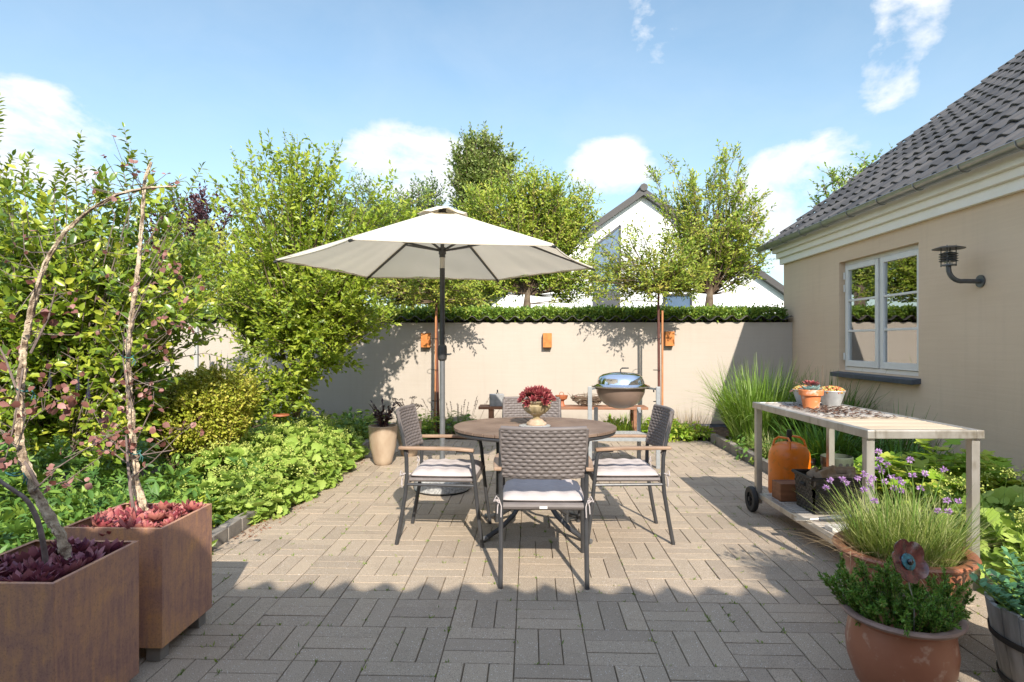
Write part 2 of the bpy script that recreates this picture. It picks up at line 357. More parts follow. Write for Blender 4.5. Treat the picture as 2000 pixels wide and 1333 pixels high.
def paver_mat():
    m, t, b = principled('concrete_pavers'); tc = t.node('ShaderNodeTexCoord'); o = tc.outputs['Object']
    a = t.node('ShaderNodeAttribute', attribute_name='rnd')
    base = t.ramp(a.outputs['Fac'], [(0, (0.35, 0.28, 0.205)), (.5, (0.41, 0.33, 0.24)), (1, (0.465, 0.37, 0.265))])
    n1 = t.noise(o, 1.3, 4); base = t.mix(t.math('MULTIPLY', t.math('SUBTRACT', n1, .42, clamp=True), 2.2, clamp=True), base, (0.45, 0.35, 0.26))
    n2 = t.noise(o, 260, 3, .8); base = t.mix(t.math('MULTIPLY', t.math('SUBTRACT', .50, n2, clamp=True), 7.0, clamp=True), base, (0.11, 0.09, 0.072))
    vo = t.node('ShaderNodeTexVoronoi'); vo.inputs['Scale'].default_value = 95; t.link(o, vo.inputs['Vector'])
    sp = t.math('LESS_THAN', vo.outputs['Distance'], 0.17)
    wn_ = t.node('ShaderNodeTexWhiteNoise'); t.link(vo.outputs['Position'], wn_.inputs['Vector'])
    sp = t.math('MULTIPLY', sp, t.math('GREATER_THAN', wn_.outputs['Value'], .62))
    base = t.mix(t.math('MULTIPLY', sp, .85), base, (0.80, 0.76, 0.70))
    vo2 = t.node('ShaderNodeTexVoronoi'); vo2.inputs['Scale'].default_value = 150; t.link(o, vo2.inputs['Vector'])
    base = t.mix(t.math('MULTIPLY', t.math('LESS_THAN', vo2.outputs['Distance'], .2), .4), base, (0.40, 0.30, 0.20))
    st = t.math('MULTIPLY', t.math('SUBTRACT', t.noise(o, 3.2, 7, .72, .6), .54, clamp=True), 4.0, clamp=True)
    base = t.mix(t.math('MULTIPLY', st, .5), base, (0.20, 0.155, 0.11))
    st2 = t.math('MULTIPLY', t.math('SUBTRACT', t.noise(o, 38, 5, .7), .55, clamp=True), 5.0, clamp=True)
    base = t.mix(t.math('MULTIPLY', st2, .35), base, (0.17, 0.14, 0.11))
    t.link(base, b.inputs['Base Color']); b.inputs['Roughness'].default_value = .88; b.inputs['Specular IOR Level'].default_value = .3
    bn = t.node('ShaderNodeBump'); bn.inputs['Strength'].default_value = .9; bn.inputs['Distance'].default_value = .003
    t.link(t.noise(o, 140, 6, .8), bn.inputs['Height']); t.link(bn.outputs[0], b.inputs['Normal']); return m
M['paver'] = paver_mat()

def canvas():
    m, t, b = principled('umbrella_canvas'); out = t.n.get('Material Output'); tc = t.node('ShaderNodeTexCoord')
    col = t.ramp(t.noise(tc.outputs['Object'], 2.5, 4), [(.3, (0.74, 0.69, 0.58)), (.7, (0.80, 0.75, 0.64))])
    t.link(col, b.inputs['Base Color']); b.inputs['Roughness'].default_value = .85; b.inputs['Specular IOR Level'].default_value = .2
    bn = t.node('ShaderNodeBump'); bn.inputs['Strength'].default_value = .25; bn.inputs['Distance'].default_value = .01
    t.link(t.noise(t.mapping(tc.outputs['Object'], (1, 1, 3)), 5, 5), bn.inputs['Height']); t.link(bn.outputs[0], b.inputs['Normal'])
    tr = t.node('ShaderNodeBsdfTranslucent'); tr.inputs[0].default_value = (0.90, 0.80, 0.64, 1)
    mx = t.node('ShaderNodeMixShader'); mx.inputs[0].default_value = .30
    t.link(b.outputs[0], mx.inputs[1]); t.link(tr.outputs[0], mx.inputs[2]); t.link(mx.outputs[0], out.inputs[0]); return m
M['canvas'] = canvas()
def glass_mat(name, tint=(0.9, 0.95, 0.97), mixf=None):
    m, t, b = principled(name); out = t.n.get('Material Output')
    g = t.node('ShaderNodeBsdfGlossy'); g.inputs['Roughness'].default_value = .01; g.inputs[0].default_value = (0.95, 0.96, 0.97, 1)
    tr = t.node('ShaderNodeBsdfTransparent'); tr.inputs[0].default_value = (*tint, 1)
    fr = t.node('ShaderNodeFresnel'); fr.inputs['IOR'].default_value = 1.55
    mx = t.node('ShaderNodeMixShader')
    if mixf is None: t.link(t.math('ADD', t.math('MULTIPLY', fr.outputs[0], 1.5), .28, clamp=True), mx.inputs[0])
    else: mx.inputs[0].default_value = mixf
    t.link(tr.outputs[0], mx.inputs[1]); t.link(g.outputs[0], mx.inputs[2]); t.link(mx.outputs[0], out.inputs[0]); return m
M['glass'] = glass_mat('window_glass')
M['lampglass'] = glass_mat('lamp_glass', (0.8, 0.83, 0.85), .2)

G1, G2, G3 = (0.045, 0.090, 0.010), (0.10, 0.17, 0.016), (0.20, 0.27, 0.028)
M['l_big'] = leaf_mat('glossy_leaf', [(0.0629, 0.1212, 0.026), (0.168, 0.2667, 0.03), (0.322, 0.4001, 0.042), (0.504, 0.5092, 0.066)], .32, .32, .55, (0.40, 0.48, 0.02))
M['l_shrub'] = leaf_mat('shrub_leaf', [(0.121, 0.1979, 0.0252), (0.2822, 0.3725, 0.0348), (0.457, 0.5005, 0.0636)], .38, .36, .4, (0.42, 0.52, 0.03))
M['l_fine'] = leaf_mat('fine_leaf', [(0.1344, 0.1862, 0.029), (0.2822, 0.3259, 0.0444), (0.457, 0.419, 0.0732)], .5, .3)
M['l_acer'] = leaf_mat('robinia_leaf', [(0.13, 0.22, 0.03), (0.27, 0.38, 0.04), (0.42, 0.48, 0.06), (0.42, 0.38, 0.08)], .5, .32)
M['l_small'] = leaf_mat('young_leaf', [(0.15, 0.25, 0.03), (0.33, 0.42, 0.05), (0.50, 0.44, 0.09)], .5, .32)
M['l_hedge'] = leaf_mat('hedge_leaf', [(0.0644, 0.1339, 0.0244), (0.1674, 0.2789, 0.0335), (0.3349, 0.4127, 0.0612)], .4, .28)
M['l_gold'] = leaf_mat('golden_leaf', [(0.20, 0.27, 0.02), (0.42, 0.45, 0.05), (0.66, 0.58, 0.13)], .5, .3, .4, (0.6, 0.5, 0.05))
M['l_alch'] = leaf_mat('mantle_leaf', [(0.16, 0.26, 0.04), (0.29, 0.41, 0.07), (0.44, 0.54, 0.13)], .6, .3, .25, (0.40, 0.55, 0.08))
M['l_lime'] = leaf_mat('lime_flower', [(0.42, 0.5, 0.1), (0.6, 0.64, 0.18)], .6, .3, .3, (0.55, 0.6, 0.05))
M['l_mid'] = leaf_mat('border_leaf', [(0.0629, 0.1455, 0.0359), (0.126, 0.2546, 0.046), (0.28, 0.4001, 0.066)], .5, .3)
M['l_birch'] = leaf_mat('birch_leaf', [(0.078, 0.1235, 0.026), (0.182, 0.247, 0.052), (0.312, 0.351, 0.117)], .5, .25)
M['l_blue'] = leaf_mat('bluish_leaf', [(0.07, 0.119, 0.049), (0.14, 0.21, 0.084), (0.224, 0.294, 0.126)], .5, .25)
M['l_purple'] = leaf_mat('purple_leaf', [(0.03, 0.012, 0.018), (0.075, 0.03, 0.04), (0.12, 0.05, 0.05)], .5, .2, .4, (0.15, 0.03, 0.03))
M['l_grass'] = leaf_mat('grass_blade', [(0.069, 0.1495, 0.0138), (0.184, 0.322, 0.0345), (0.391, 0.506, 0.161)], .45, .3)
M['l_dgrass'] = leaf_mat('dark_strap_leaf', [(0.026, 0.078, 0.013), (0.0585, 0.156, 0.0195), (0.13, 0.26, 0.039)], .4, .25)
M['l_chive'] = leaf_mat('chive_blade', [(0.115, 0.184, 0.0345), (0.276, 0.345, 0.069), (0.529, 0.529, 0.23)], .5, .25, .3)
M['l_dry'] = leaf_mat('dry_blade', [(0.28, 0.18, 0.09), (0.46, 0.34, 0.19)], .7, .2, .2, (0.4, 0.3, 0.15))
M['l_heather'] = leaf_mat('heather_leaf', [(0.03, 0.085, 0.012), (0.08, 0.2, 0.022), (0.17, 0.34, 0.045), (0.28, 0.27, 0.07)], .5, .2)
M['l_sedum'] = leaf_mat('sedum_leaf', [(0.05, 0.14, 0.06), (0.09, 0.22, 0.10), (0.15, 0.31, 0.14)], .5, .2, .3)
M['lampmetal'] = pm('dark_zinc', (0.10, 0.105, 0.11), (0.15, 0.155, 0.16), 12, 0.45, metal=.6, bump=.1)
M['l_stem'] = pm('green_stem', (0.10, 0.20, 0.03), (0.18, 0.27, 0.05), 20, .5)
M['l_pink'] = leaf_mat('copper_leaf', [(0.16, 0.065, 0.05), (0.28, 0.12, 0.095), (0.42, 0.22, 0.19)], .45, .22, .4, (0.5, 0.15, 0.08), patch=.1)
M['l_dark'] = leaf_mat('black_leaf', [(0.018, 0.012, 0.015), (0.045, 0.026, 0.03), (0.08, 0.045, 0.04)], .4, .15, .4, (0.08, 0.03, 0.03))
M['l_maple'] = leaf_mat('maple_leaf', [(0.16, 0.3, 0.02), (0.3, 0.46, 0.04), (0.55, 0.55, 0.1)], .5, .35, .35, (0.5, 0.6, 0.04))
M['succ_dark'] = leaf_mat('purple_rosette', [(0.06, 0.012, 0.026), (0.17, 0.04, 0.07), (0.34, 0.12, 0.13)], .4, .08, .45, (0.3, 0.04, 0.05), patch=.1)
M['succ_red'] = leaf_mat('red_rosette', [(0.16, 0.025, 0.035), (0.32, 0.065, 0.08), (0.50, 0.19, 0.15)], .45, .1, .4, (0.5, 0.08, 0.06), patch=.2)
M['succ_urn'] = leaf_mat('crimson_rosette', [(0.10, 0.014, 0.022), (0.24, 0.035, 0.045), (0.42, 0.13, 0.11)], .45, .1, .4, (0.4, 0.05, 0.05), patch=.1)
M['succ_mix'] = leaf_mat('orange_green_sedum', [(0.45, 0.10, 0.05), (0.55, 0.30, 0.08), (0.42, 0.42, 0.12)], .5, .1, .4, (0.5, 0.3, 0.1))
M['succ_blue'] = leaf_mat('blue_rosette', [(0.20, 0.32, 0.30), (0.34, 0.46, 0.42)], .5, .08, .3, (0.3, 0.4, 0.3))
M['chiveflower'] = leaf_mat('mauve_petal', [(0.42, 0.22, 0.46), (0.66, 0.46, 0.70)], .6, .25, .2, (0.6, 0.3, 0.6))
M['lupinflower'] = leaf_mat('violet_petal', [(0.10, 0.06, 0.22), (0.25, 0.18, 0.42)], .6, .2, .2, (0.3, 0.2, 0.5))

# ------------------------------------------------------------------ foliage generators (numpy)
def unit(a): return a/np.maximum(np.linalg.norm(a, axis=-1, keepdims=True), 1e-9)
SHAPES = {
 # (u along, v across, h lift) and triangles
 'simple': (np.array([(0, 0, 0), (.45, .5, .12), (1, 0, 0), (.45, -.5, .12)]), [(0, 1, 2), (0, 2, 3)]),
 'broad': (np.array([(0, 0, 0), (.28, .42, .07), (.62, .44, .04), (1, 0, -.16), (.62, -.44, .04), (.28, -.42, .07), (.28, 0, -.02), (.64, 0, -.05)]),
           [(0, 6, 1), (1, 6, 7), (1, 7, 2), (2, 7, 3), (0, 5, 6), (5, 7, 6), (5, 4, 7), (4, 3, 7)]),
}
def lobed(n, depth, cup=.12):
    vs = [(0, 0, -.05)]; k = n*4
    for i in range(k):
        a = 2*PI*i/k; r = .5*(1-depth*(0.5+0.5*math.cos(n*a+PI*0))) if True else .5
        if abs(((a+PI) % (2*PI))-PI) > PI*0.93: r *= .35
        vs.append((.5-.0+r*math.cos(a), r*math.sin(a), cup*(r/.5)**2+.02*math.cos(n*a)))
    vs[0] = (.35, 0, -.04)
    return np.array(vs), [(0, i+1, (i+1) % k+1) for i in range(k)]
SHAPES['mantle'] = lobed(9, .16, .14)
SHAPES['maple'] = lobed(5, .5, .08)
SHAPES['palm'] = lobed(7, .72, .1)
def leaf_arrays(P, D, N, L, W, shape='simple'):
    P = np.atleast_2d(P); D = unit(D); N = N-D*np.sum(N*D, axis=1, keepdims=True); N = unit(N); S = np.cross(D, N)
    T, tris = SHAPES[shape]; k = len(T)
    L = np.broadcast_to(L, (len(P),))[:, None, None]; W = np.broadcast_to(W, (len(P),))[:, None, None]
    V = P[:, None, :]+D[:, None, :]*(T[None, :, 0:1]*L)+S[:, None, :]*(T[None, :, 1:2]*W)+N[:, None, :]*(T[None, :, 2:3]*L)
    n = len(P); Fc = (np.arange(n)[:, None, None]*k+np.array(tris)[None]).reshape(-1, 3)
    return V.reshape(-1, 3), Fc, len(tris)
def leaves_obj(name, P, D, N, L, W, m, parent=None, shape='simple', rnd=None):
    V, Fc, nt = leaf_arrays(P, D, N, L, W, shape)
    if rnd is None: rnd = RNG.random(len(P))
    return np_mesh(name, V, Fc, m, parent, smooth=(shape != 'simple'), rnd=np.repeat(rnd, nt))
def blob_sample(blobs, n, rng, lo=0.35):
    b = np.array(blobs, dtype=float); w = (b[:, 3]*b[:, 4]*b[:, 5])**.67; w /= w.sum()
    i = rng.choice(len(b), n, p=w); d = unit(rng.normal(size=(n, 3)))
    r = lo+(1-lo)*rng.random(n)**.45
    return b[i, :3]+d*b[i, 3:6]*r[:, None], d
def crown(blobs, starts, rng, nl=80, nt=14, tl=.3, k=8, L=.06, W=.03, lr=.012, t0=.35, up=.35, shape='simple',
          lm=None, tm=None, parent=None, sag=.05, twigs=True, lo=.35, spread=.9, arc=0.0, twr=.0022, jl=.5, name='crown'):
    starts = np.atleast_2d(np.array(starts, dtype=float))
    E, _ = blob_sample(blobs, nl, rng, lo)
    d2 = ((E[:, None, :]-starts[None])**2).sum(-1); si = d2.argmin(1)
    Sx = starts[si]; dist = np.linalg.norm(E-Sx, axis=1, keepdims=True)
    ctr = (Sx+E)/2+rng.normal(size=E.shape)*.07*dist+np.array([0, 0, -1.0])*sag*dist*-1
    ctr[:, 2] -= arc*dist[:, 0]
    ts = np.linspace(0, 1, 7)[None, :, None]
    path = (1-ts)**2*Sx[:, None]+2*ts*(1-ts)*ctr[:, None]+ts**2*E[:, None]
    wood = MB()
    if twigs:
        for i in range(nl):
            wood.tube(path[i], np.linspace(lr, lr*.25, 7), 4, cap=False)
    t = t0+(1-t0)*rng.random((nl, nt))**.8; t[:, 0] = 1.0
    tt = t[:, :, None]
    B = (1-tt)**2*Sx[:, None]+2*tt*(1-tt)*ctr[:, None]+tt**2*E[:, None]
    tan = unit(2*(1-tt)*(ctr-Sx)[:, None]+2*tt*(E-ctr)[:, None])
    D = unit(tan*.7+rng.normal(size=B.shape)*spread*.6+np.array([0, 0, up]))
    B = B.reshape(-1, 3); D = D.reshape(-1, 3); LT = tl*(.45+.75*rng.random(len(B)))
    if twigs:
        sel = range(0, len(B), 2 if len(B) > 2500 else 1)
        for i in sel: wood.tube([B[i], B[i]+D[i]*LT[i]], [twr, twr*.5], 3, cap=False)
    T = len(B); s = (np.arange(k)+.6)/k
    P = B[:, None]+D[:, None]*(LT[:, None]*s[None])[:, :, None]
    side = unit(np.cross(D, np.array([.15, .1, 1.0])+rng.normal(size=D.shape)*.3))[:, None]
    sg = np.where(np.arange(k) % 2 == 0, 1.0, -1.0)[None, :, None]
    LD = unit(D[:, None]*.65+side*sg*.8+rng.normal(size=P.shape)*.35)
    LD[:, -1] = unit(D+rng.normal(size=D.shape)*.15)
    LN = np.array([.12, -.55, .9])+rng.normal(size=P.shape)*.5
    P = P.reshape(-1, 3); sz = (1-jl/2+jl*rng.random(len(P)))
    rn = np.clip(.5+.5*np.repeat(rng.normal(size=T)*.35, k)+rng.normal(size=len(P))*.22, 0, 1)
    o1 = leaves_obj(name, P, LD.reshape(-1, 3), LN.reshape(-1, 3), L*sz, W*sz, lm, parent, shape, rn)
    o2 = wood.build('branches', tm or M['twig'], parent, sharp=None) if twigs and wood.v else None
    return o1, o2
def shoot(leaves, wood, pts, L, W, n, rng, r=.003):
    """a single twig along pts with alternating leaves; collects into lists"""
    pts = [Vector(p) for p in pts]; wood.tube(pts, np.linspace(r, r*.4, len(pts)), 4, cap=False)
    A = np.array([tuple(p) for p in pts]); seg = len(A)-1
    for i in range(n):
        t = (.12+.88*i/(n-1))*seg; j = min(int(t), seg-1); f = t-j; p = A[j]*(1-f)+A[j+1]*f; d = unit(A[j+1]-A[j])
        a = i*2.4+rng.random()*.5; s = np.cross(d, np.array([math.cos(a), math.sin(a), .3])); s = unit(s)
        leaves.append((p, d*.55+s*.85+rng.normal(size=3)*.12 if i < n-1 else d, d*.6+np.array([0, 0, .6])+rng.normal(size=3)*.2, L*(.7+.5*rng.random())*(1-.25*i/n), W*(.7+.4*rng.random())*(1-.25*i/n)))
def flush(leaves, name, m, parent, shape='broad', rng=RNG):
    P = np.array([l[0] for l in leaves]); D = np.array([l[1] for l in leaves]); N = np.array([l[2] for l in leaves])
    return leaves_obj(name, P, D, N, np.array([l[3] for l in leaves]), np.array([l[4] for l in leaves]), m, parent, shape)
def blades(name, base, n, R, H, w, m, parent=None, rng=RNG, lean=.35, droop=.5, seg=6, hvar=.4, upright=1.0, ry=None, wpow=1.0, hj=.6):
    """arching ribbons rooted round base"""
    a = rng.random(n)*2*PI; rr = np.sqrt(rng.random(n))
    P0 = np.array(base)+np.stack([R*rr*np.cos(a), (ry or R)*rr*np.sin(a), np.zeros(n)], 1)
    ha = a+rng.normal(size=n)*hj; hd = np.stack([np.cos(ha), np.sin(ha), np.zeros(n)], 1)
    Hh = H*(1-hvar+hvar*rng.random(n)); le = lean*(.2+rr*.9)*(.5+rng.random(n)); dr = droop*rng.random(n)**1.5
    t = np.linspace(0, 1, seg+1)
    hx = (le[:, None]*t+dr[:, None]*t**2.6)*Hh[:, None]; hzv = (t*upright-dr[:, None]*.75*t**3)*Hh[:, None]
    Cn = P0[:, None]+hd[:, None]*hx[:, :, None]; Cn[:, :, 2] += hzv
    sd_ = np.stack([-np.sin(ha+.5*rng.normal(size=n)), np.cos(ha), np.zeros(n)], 1)
    wid = (w*(.6+.6*rng.random(n)))[:, None]*(1-t**1.6)[None]**wpow*.5+w*.03
    A = Cn+sd_[:, None]*wid[:, :, None]; Bv = Cn-sd_[:, None]*wid[:, :, None]
    V = np.stack([A, Bv], 2).reshape(-1, 3); k = 2*(seg+1)
    q = np.array([(2*i, 2*i+1, 2*i+3, 2*i+2) for i in range(seg)])
    Fc = (np.arange(n)[:, None, None]*k+q[None]).reshape(-1, 4)
    return np_mesh(name, V, Fc, m, parent, smooth=True, rnd=np.repeat(rng.random(n), seg))
def mound(name, blobs, n, L, W, m, parent=None, shape='broad', rng=RNG, tilt=.6, up=1.0, lo=.75, zmin=.01, rnd=None):
    """leaves spread over the skin of low mounds, facing outwards and up"""
    P, d = blob_sample(blobs, n, rng, lo); P[:, 2] = np.maximum(P[:, 2], zmin+.06*rng.random(n))
    N = d*.8+np.array([0, 0, up])+rng.normal(size=P.shape)*tilt*.6
    D = unit(np.stack([d[:, 0], d[:, 1], d[:, 2]*.2], 1)+rng.normal(size=P.shape)*.7)
    s = .6+.8*rng.random(n)
    return leaves_obj(name, P, D, N, L*s, W*s, m, parent, shape, rnd)

# ------------------------------------------------------------------ the setting: ground, soil, pavers, kerbs
def struct(o): o['kind'] = 'structure'; return o
XL, XR, XW, YW = -2.05, 2.44, 4.03, 9.4          # kerb lines, house wall, back wall
g = MB().add([(-300, -60, -.09), (300, -60, -.09), (300, 400, -.09), (-300, 400, -.09)], [(0, 1, 2, 3)]).build('ground', M['lawn'], smooth=False); struct(g)
def soil_sheet(name, x0, x1, y0, y1, z, nx, ny, amp, m):
    X, Y = np.meshgrid(np.linspace(x0, x1, nx), np.linspace(y0, y1, ny)); rng = np.random.default_rng(3)
    Z = z+rng.normal(size=X.shape)*amp
    V = np.stack([X, Y, Z], -1).reshape(-1, 3); i = np.arange((ny-1)*nx).reshape(ny-1, nx)[:, :-1].ravel()
    return struct(np_mesh(name, V, np.stack([i, i+1, i+nx+1, i+nx], 1), m, smooth=True))
soil_sheet('soil', -9, XL-.06, -.4, 9.4, .035, 90, 110, .012, M['soil'])
soil_sheet('soil', XR+.05, XW, 3.05, 9.4, .045, 30, 90, .012, M['soil'])
soil_sheet('soil', XL-.06, XR+.05, 8.36, 9.4, .03, 70, 20, .010, M['soil'])
jb = MB().add([(-2.2, -.5, -.0085), (4.03, -.5, -.0085), (4.03, 3.1, -.0085), (-2.2, 3.1, -.0085)], [(0, 1, 2, 3)])
jb.add([(-2.2, 3.1, -.0085), (2.6, 3.1, -.0085), (2.6, 8.4, -.0085), (-2.2, 8.4, -.0085)], [(0, 1, 2, 3)])
struct(jb.build('joint_sand', M['sand'], smooth=False))

BS = 0.3115; JN = .0036; CH = .0018
def pavers():
    rng = np.random.default_rng(5); V = []; Fc = []; R = []
    i0, i1 = -7, 14; j0, j1 = -8, 20
    for i in range(i0, i1):
        for j in range(j0, j1):
            x0 = -.066+i*BS; y0 = 2.521+j*BS
            for q in range(3):
                if (i+j) % 2 == 0: a, b, c, d = x0+q*BS/3, x0+(q+1)*BS/3, y0, y0+BS
                else: a, b, c, d = x0, x0+BS, y0+q*BS/3, y0+(q+1)*BS/3
                if a < XL+.02 or d > 8.36: 
                    a = max(a, XL+.005); d = min(d, 8.36)
                    if b-a < .03 or d-c < .03: continue
                lim = 4.0 if (c < 3.0) else (XR-.01)
                if b > lim: b = lim
                if b-a < .03: continue
                a += JN/2+rng.random()*.0012; b -= JN/2+rng.random()*.0012; c += JN/2+rng.random()*.0012; d -= JN/2+rng.random()*.0012
                z = rng.normal()*.0009; tx, ty = rng.normal()*.0025, rng.normal()*.0025; cx, cy = (a+b)/2, (c+d)/2
                zz = lambda x, y: z+(x-cx)*tx+(y-cy)*ty
                n = len(V); h = CH
                for (x, y, dz) in ((a, c, -.03), (b, c, -.03), (b, d, -.03), (a, d, -.03), (a, c, -h), (b, c, -h), (b, d, -h), (a, d, -h),
                                   (a+h, c+h, 0), (b-h, c+h, 0), (b-h, d-h, 0), (a+h, d-h, 0)):
                    V.append((x, y, zz(x, y)+dz))
                fs = [(8, 9, 10, 11)]+[(k, (k+1) % 4, 4+(k+1) % 4, 4+k) for k in range(4)]+[(4+k, 4+(k+1) % 4, 8+(k+1) % 4, 8+k) for k in range(4)]
                Fc += [tuple(n+t for t in f) for f in fs]; R += [rng.random()]*9
    return struct(np_mesh('paving', V, Fc, M['paver'], smooth=False, rnd=R))
pavers()
def kerb_line(pts, w=.075, h=.10, L=.2, name='kerb'):
    m = MB()
    for (a, b) in zip(pts[:-1], pts[1:]):
        a, b = Vector(a), Vector(b); d = b-a; n = max(1, int(round(d.length/L))); 
        for k in range(n):
            p = a+d*((k+.5)/n); hh = h+random.uniform(-.008, .008)
            ang = math.atan2(d.y, d.x)+random.uniform(-.03, .03)
            m.box((p.x+random.uniform(-.004, .004), p.y, hh/2-.02), (d.length/n-.008, w, hh+.04), Matrix.Rotation(ang, 3, 'Z'))
    return struct(m.build(name, M['kerb'], bevel=.006))
kerb_line([(XL-.04, -.4, 0), (XL-.04, 8.3, 0)], h=.085)
kerb_line([(XR+.04, 3.05, 0), (XR+.04, 8.25, 0)], h=.11)
kerb_line([(XR+.1, 3.0, 0), (XW-.05, 3.0, 0)], h=.06)
sl = MB()
for k in range(12): sl.box((3.83, 3.3+k*.42, .075), (.36, .405, .05), Matrix.Rotation(random.uniform(-.02, .02), 3, 'Z'))
struct(sl.build('slab_strip', M['slab'], bevel=.006))

# ------------------------------------------------------------------ pantiles
TW = .2215
def pan_profile(A, n=9):
    out = []
    for i in range(n+1):
        t = i/n
        if t < .7: z = A*((t/.35-1)**2)
        else: z = A*(1+.35*math.sin(PI*(t-.7)/.3))
        out.append((t, z))
    return out[:-1]
def pantiles(name, org, ud, vd, nd, nu, nv, m, parent=None, th=.335, A=.032, lip=.022, tw=TW, sharp=50):
    org, ud, vd, nd = [np.array(x, dtype=float) for x in (org, ud, vd, nd)]
    pr = pan_profile(A); us = [(i+t)*tw for i in range(nu) for t, _ in pr]+[nu*tw]; zs = [z for i in range(nu) for _, z in pr]+[A]
    us, zs = np.array(us), np.array(zs); K = len(us); V = []; Fc = []
    rng = np.random.default_rng(9)
    for j in range(nv):
        jit = np.repeat(rng.normal(size=nu+1)*.0025, len(pr))[:K]
        rows = [(j*th, -lip+.022), (j*th, .022), (j*th+.012, .026), ((j+1)*th+.02, -.004)]
        b = len(V)*1
        base = sum(len(x) for x in V)
        for (v, h) in rows:
            V.append(org+us[:, None]*ud+v*vd+(zs+h+jit)[:, None]*nd)
        i = np.arange(K-1)
        for r in range(len(rows)-1):
            Fc.append(np.stack([base+r*K+i, base+r*K+i+1, base+(r+1)*K+i+1, base+(r+1)*K+i], 1))
    tid = np.minimum(np.arange(K-1)//len(pr), nu-1); rr_ = rng.random((nv, nu)); RN = np.concatenate([np.tile(rr_[j][tid], len(rows)-1) for j in range(nv)])
    return np_mesh(name, np.concatenate(V), np.concatenate(Fc), m, parent, smooth=True, sharp=sharp, rnd=RN)

# ------------------------------------------------------------------ house on the right
house = empty('house', (XW, 4, 0), 0, 'house with beige rendered wall, black pantile roof and grey casement window', 'house')
def hp(mb, name, m, **k):
    o = mb.build(name, m, None, **k); o.parent = house; o.matrix_parent_inverse = Matrix.Translation((-XW, -4, 0)); return o
def hch(o, par=None):
    o.parent = par or house
    o.matrix_parent_inverse = Matrix.Translation((-XW, -4, 0)) if par is None else Matrix.Identity(4)
    return o
WY0, WY1, WZ0, WZ1 = 6.39, 8.0, .985, 2.385
HY0, HY1, HZ = -3.0, 9.72, 2.93
PZ = .15
w = MB()
X1 = XW+.32
w.span(XW, X1, HY0, WY0, PZ, HZ); w.span(XW, X1, WY1, HY1, PZ, HZ); w.span(XW, X1, WY0, WY1, PZ, WZ0); w.span(XW, X1, WY0, WY1, WZ1, HZ)
# gable end walls and rear wall
GX = XW+8.6; PK = XW+4.3; tanp = .755; RZ = 2.93
w.span(X1, GX, HY1-.3, HY1, PZ, HZ); w.span(GX, GX+.3, HY0, HY1, PZ, HZ)
def tri_wall(y0, y1):
    zt = HZ+4.3*tanp-.1
    w.add([(XW, y0, HZ), (GX+.3, y0, HZ), (PK+.15, y0, zt), (XW, y1, HZ), (GX+.3, y1, HZ), (PK+.15, y1, zt)], [(0, 1, 2), (5, 4, 3), (0, 3, 4, 1), (1, 4, 5, 2), (2, 5, 3, 0)])
tri_wall(HY1-.3, HY1)
hp(w, 'wall', M['tan'], smooth=False)
p = MB(); p.span(XW+.02, GX+.28, HY0, HY1-.02, -.05, PZ); hp(p, 'plinth', M['plinth'], smooth=False)
fr = MB(); y0, y1 = HY0, HY1+.03
fr.span(XW-.055, XW-.001, y0, y1, 2.58, 2.68); fr.span(XW-.10, XW-.001, y0, y1+.03, 2.68, 2.76); fr.span(XW-.15, XW-.001, y0, y1+.06, 2.76, 2.90)
hp(fr, 'cornice', M['frieze'], bevel=.006, smooth=False)
# roof
cp = 1/math.sqrt(1+tanp**2); spn = tanp*cp
ex, ez = XW-.20, 2.90
nv = 17
rf = pantiles('roof', (ex, 9.98, ez), (0, -1, 0), (cp, 0, spn), (-spn, 0, cp), 56, nv, M['tile'], None, A=.027, lip=.018); hch(rf)
un = MB(); a = (ex+.05, ez-.02); b = (ex+nv*.335*cp, ez-.02+nv*.335*spn)
un.add([(a[0], 9.96, a[1]), (b[0], 9.96, b[1]), (b[0], -2.3, b[1]), (a[0], -2.3, a[1]), (a[0]+.05, 9.96, a[1]-.05), (b[0], 9.96, b[1]-.09), (b[0], -2.3, b[1]-.09), (a[0]+.05, -2.3, a[1]-.05)],
       [(0, 1, 2, 3), (7, 6, 5, 4), (0, 4, 5, 1), (3, 2, 6, 7), (0, 3, 7, 4)])
un.add([(b[0], 9.96, b[1]), (b[0]+4.9, 9.96, 2.7), (b[0]+4.9, -2.3, 2.7), (b[0], -2.3, b[1])], [(0, 1, 2, 3)])
hp(un, 'roof_deck', M['tile'], smooth=False)
# gutter: half round trough with brackets
def gutter(y0, y1, x, z, r=.062):
    m = MB(); vs = []; n = 10
    for y in (y0, y1):
        for rr in (r, r-.004):
            for i in range(n+1):
                a = PI+PI*i/n; vs.append((x+rr*math.cos(a), y, z+rr*math.sin(a)))
    k = n+1; fs = [(i, i+1, 2*k+i+1, 2*k+i) for i in range(n)]+[(k+i, 3*k+i, 3*k+i+1, k+i+1) for i in range(n)]
    fs += [tuple(range(k)), tuple(range(2*k, 3*k))]
    m.add(vs, fs); m.tube([(x-r, y0, z+.003), (x-r, y1, z+.003)], .007, 6)
    return m
gx = XW-.255; gz = 2.885
gu = hp(gutter(-2.4, 10.05, gx, gz), 'gutter', M['zinc'])
y = 9.7
while y > -2:
    b_ = MB(); pts = [(gx+.066*math.cos(PI+PI*i/8), y, gz+.066*math.sin(PI+PI*i/8)) for i in range(9)]
    b_.tube(pts, .0055, 5); br = b_.build('gutter_bracket', M['zinc'], gu)
    y -= .62
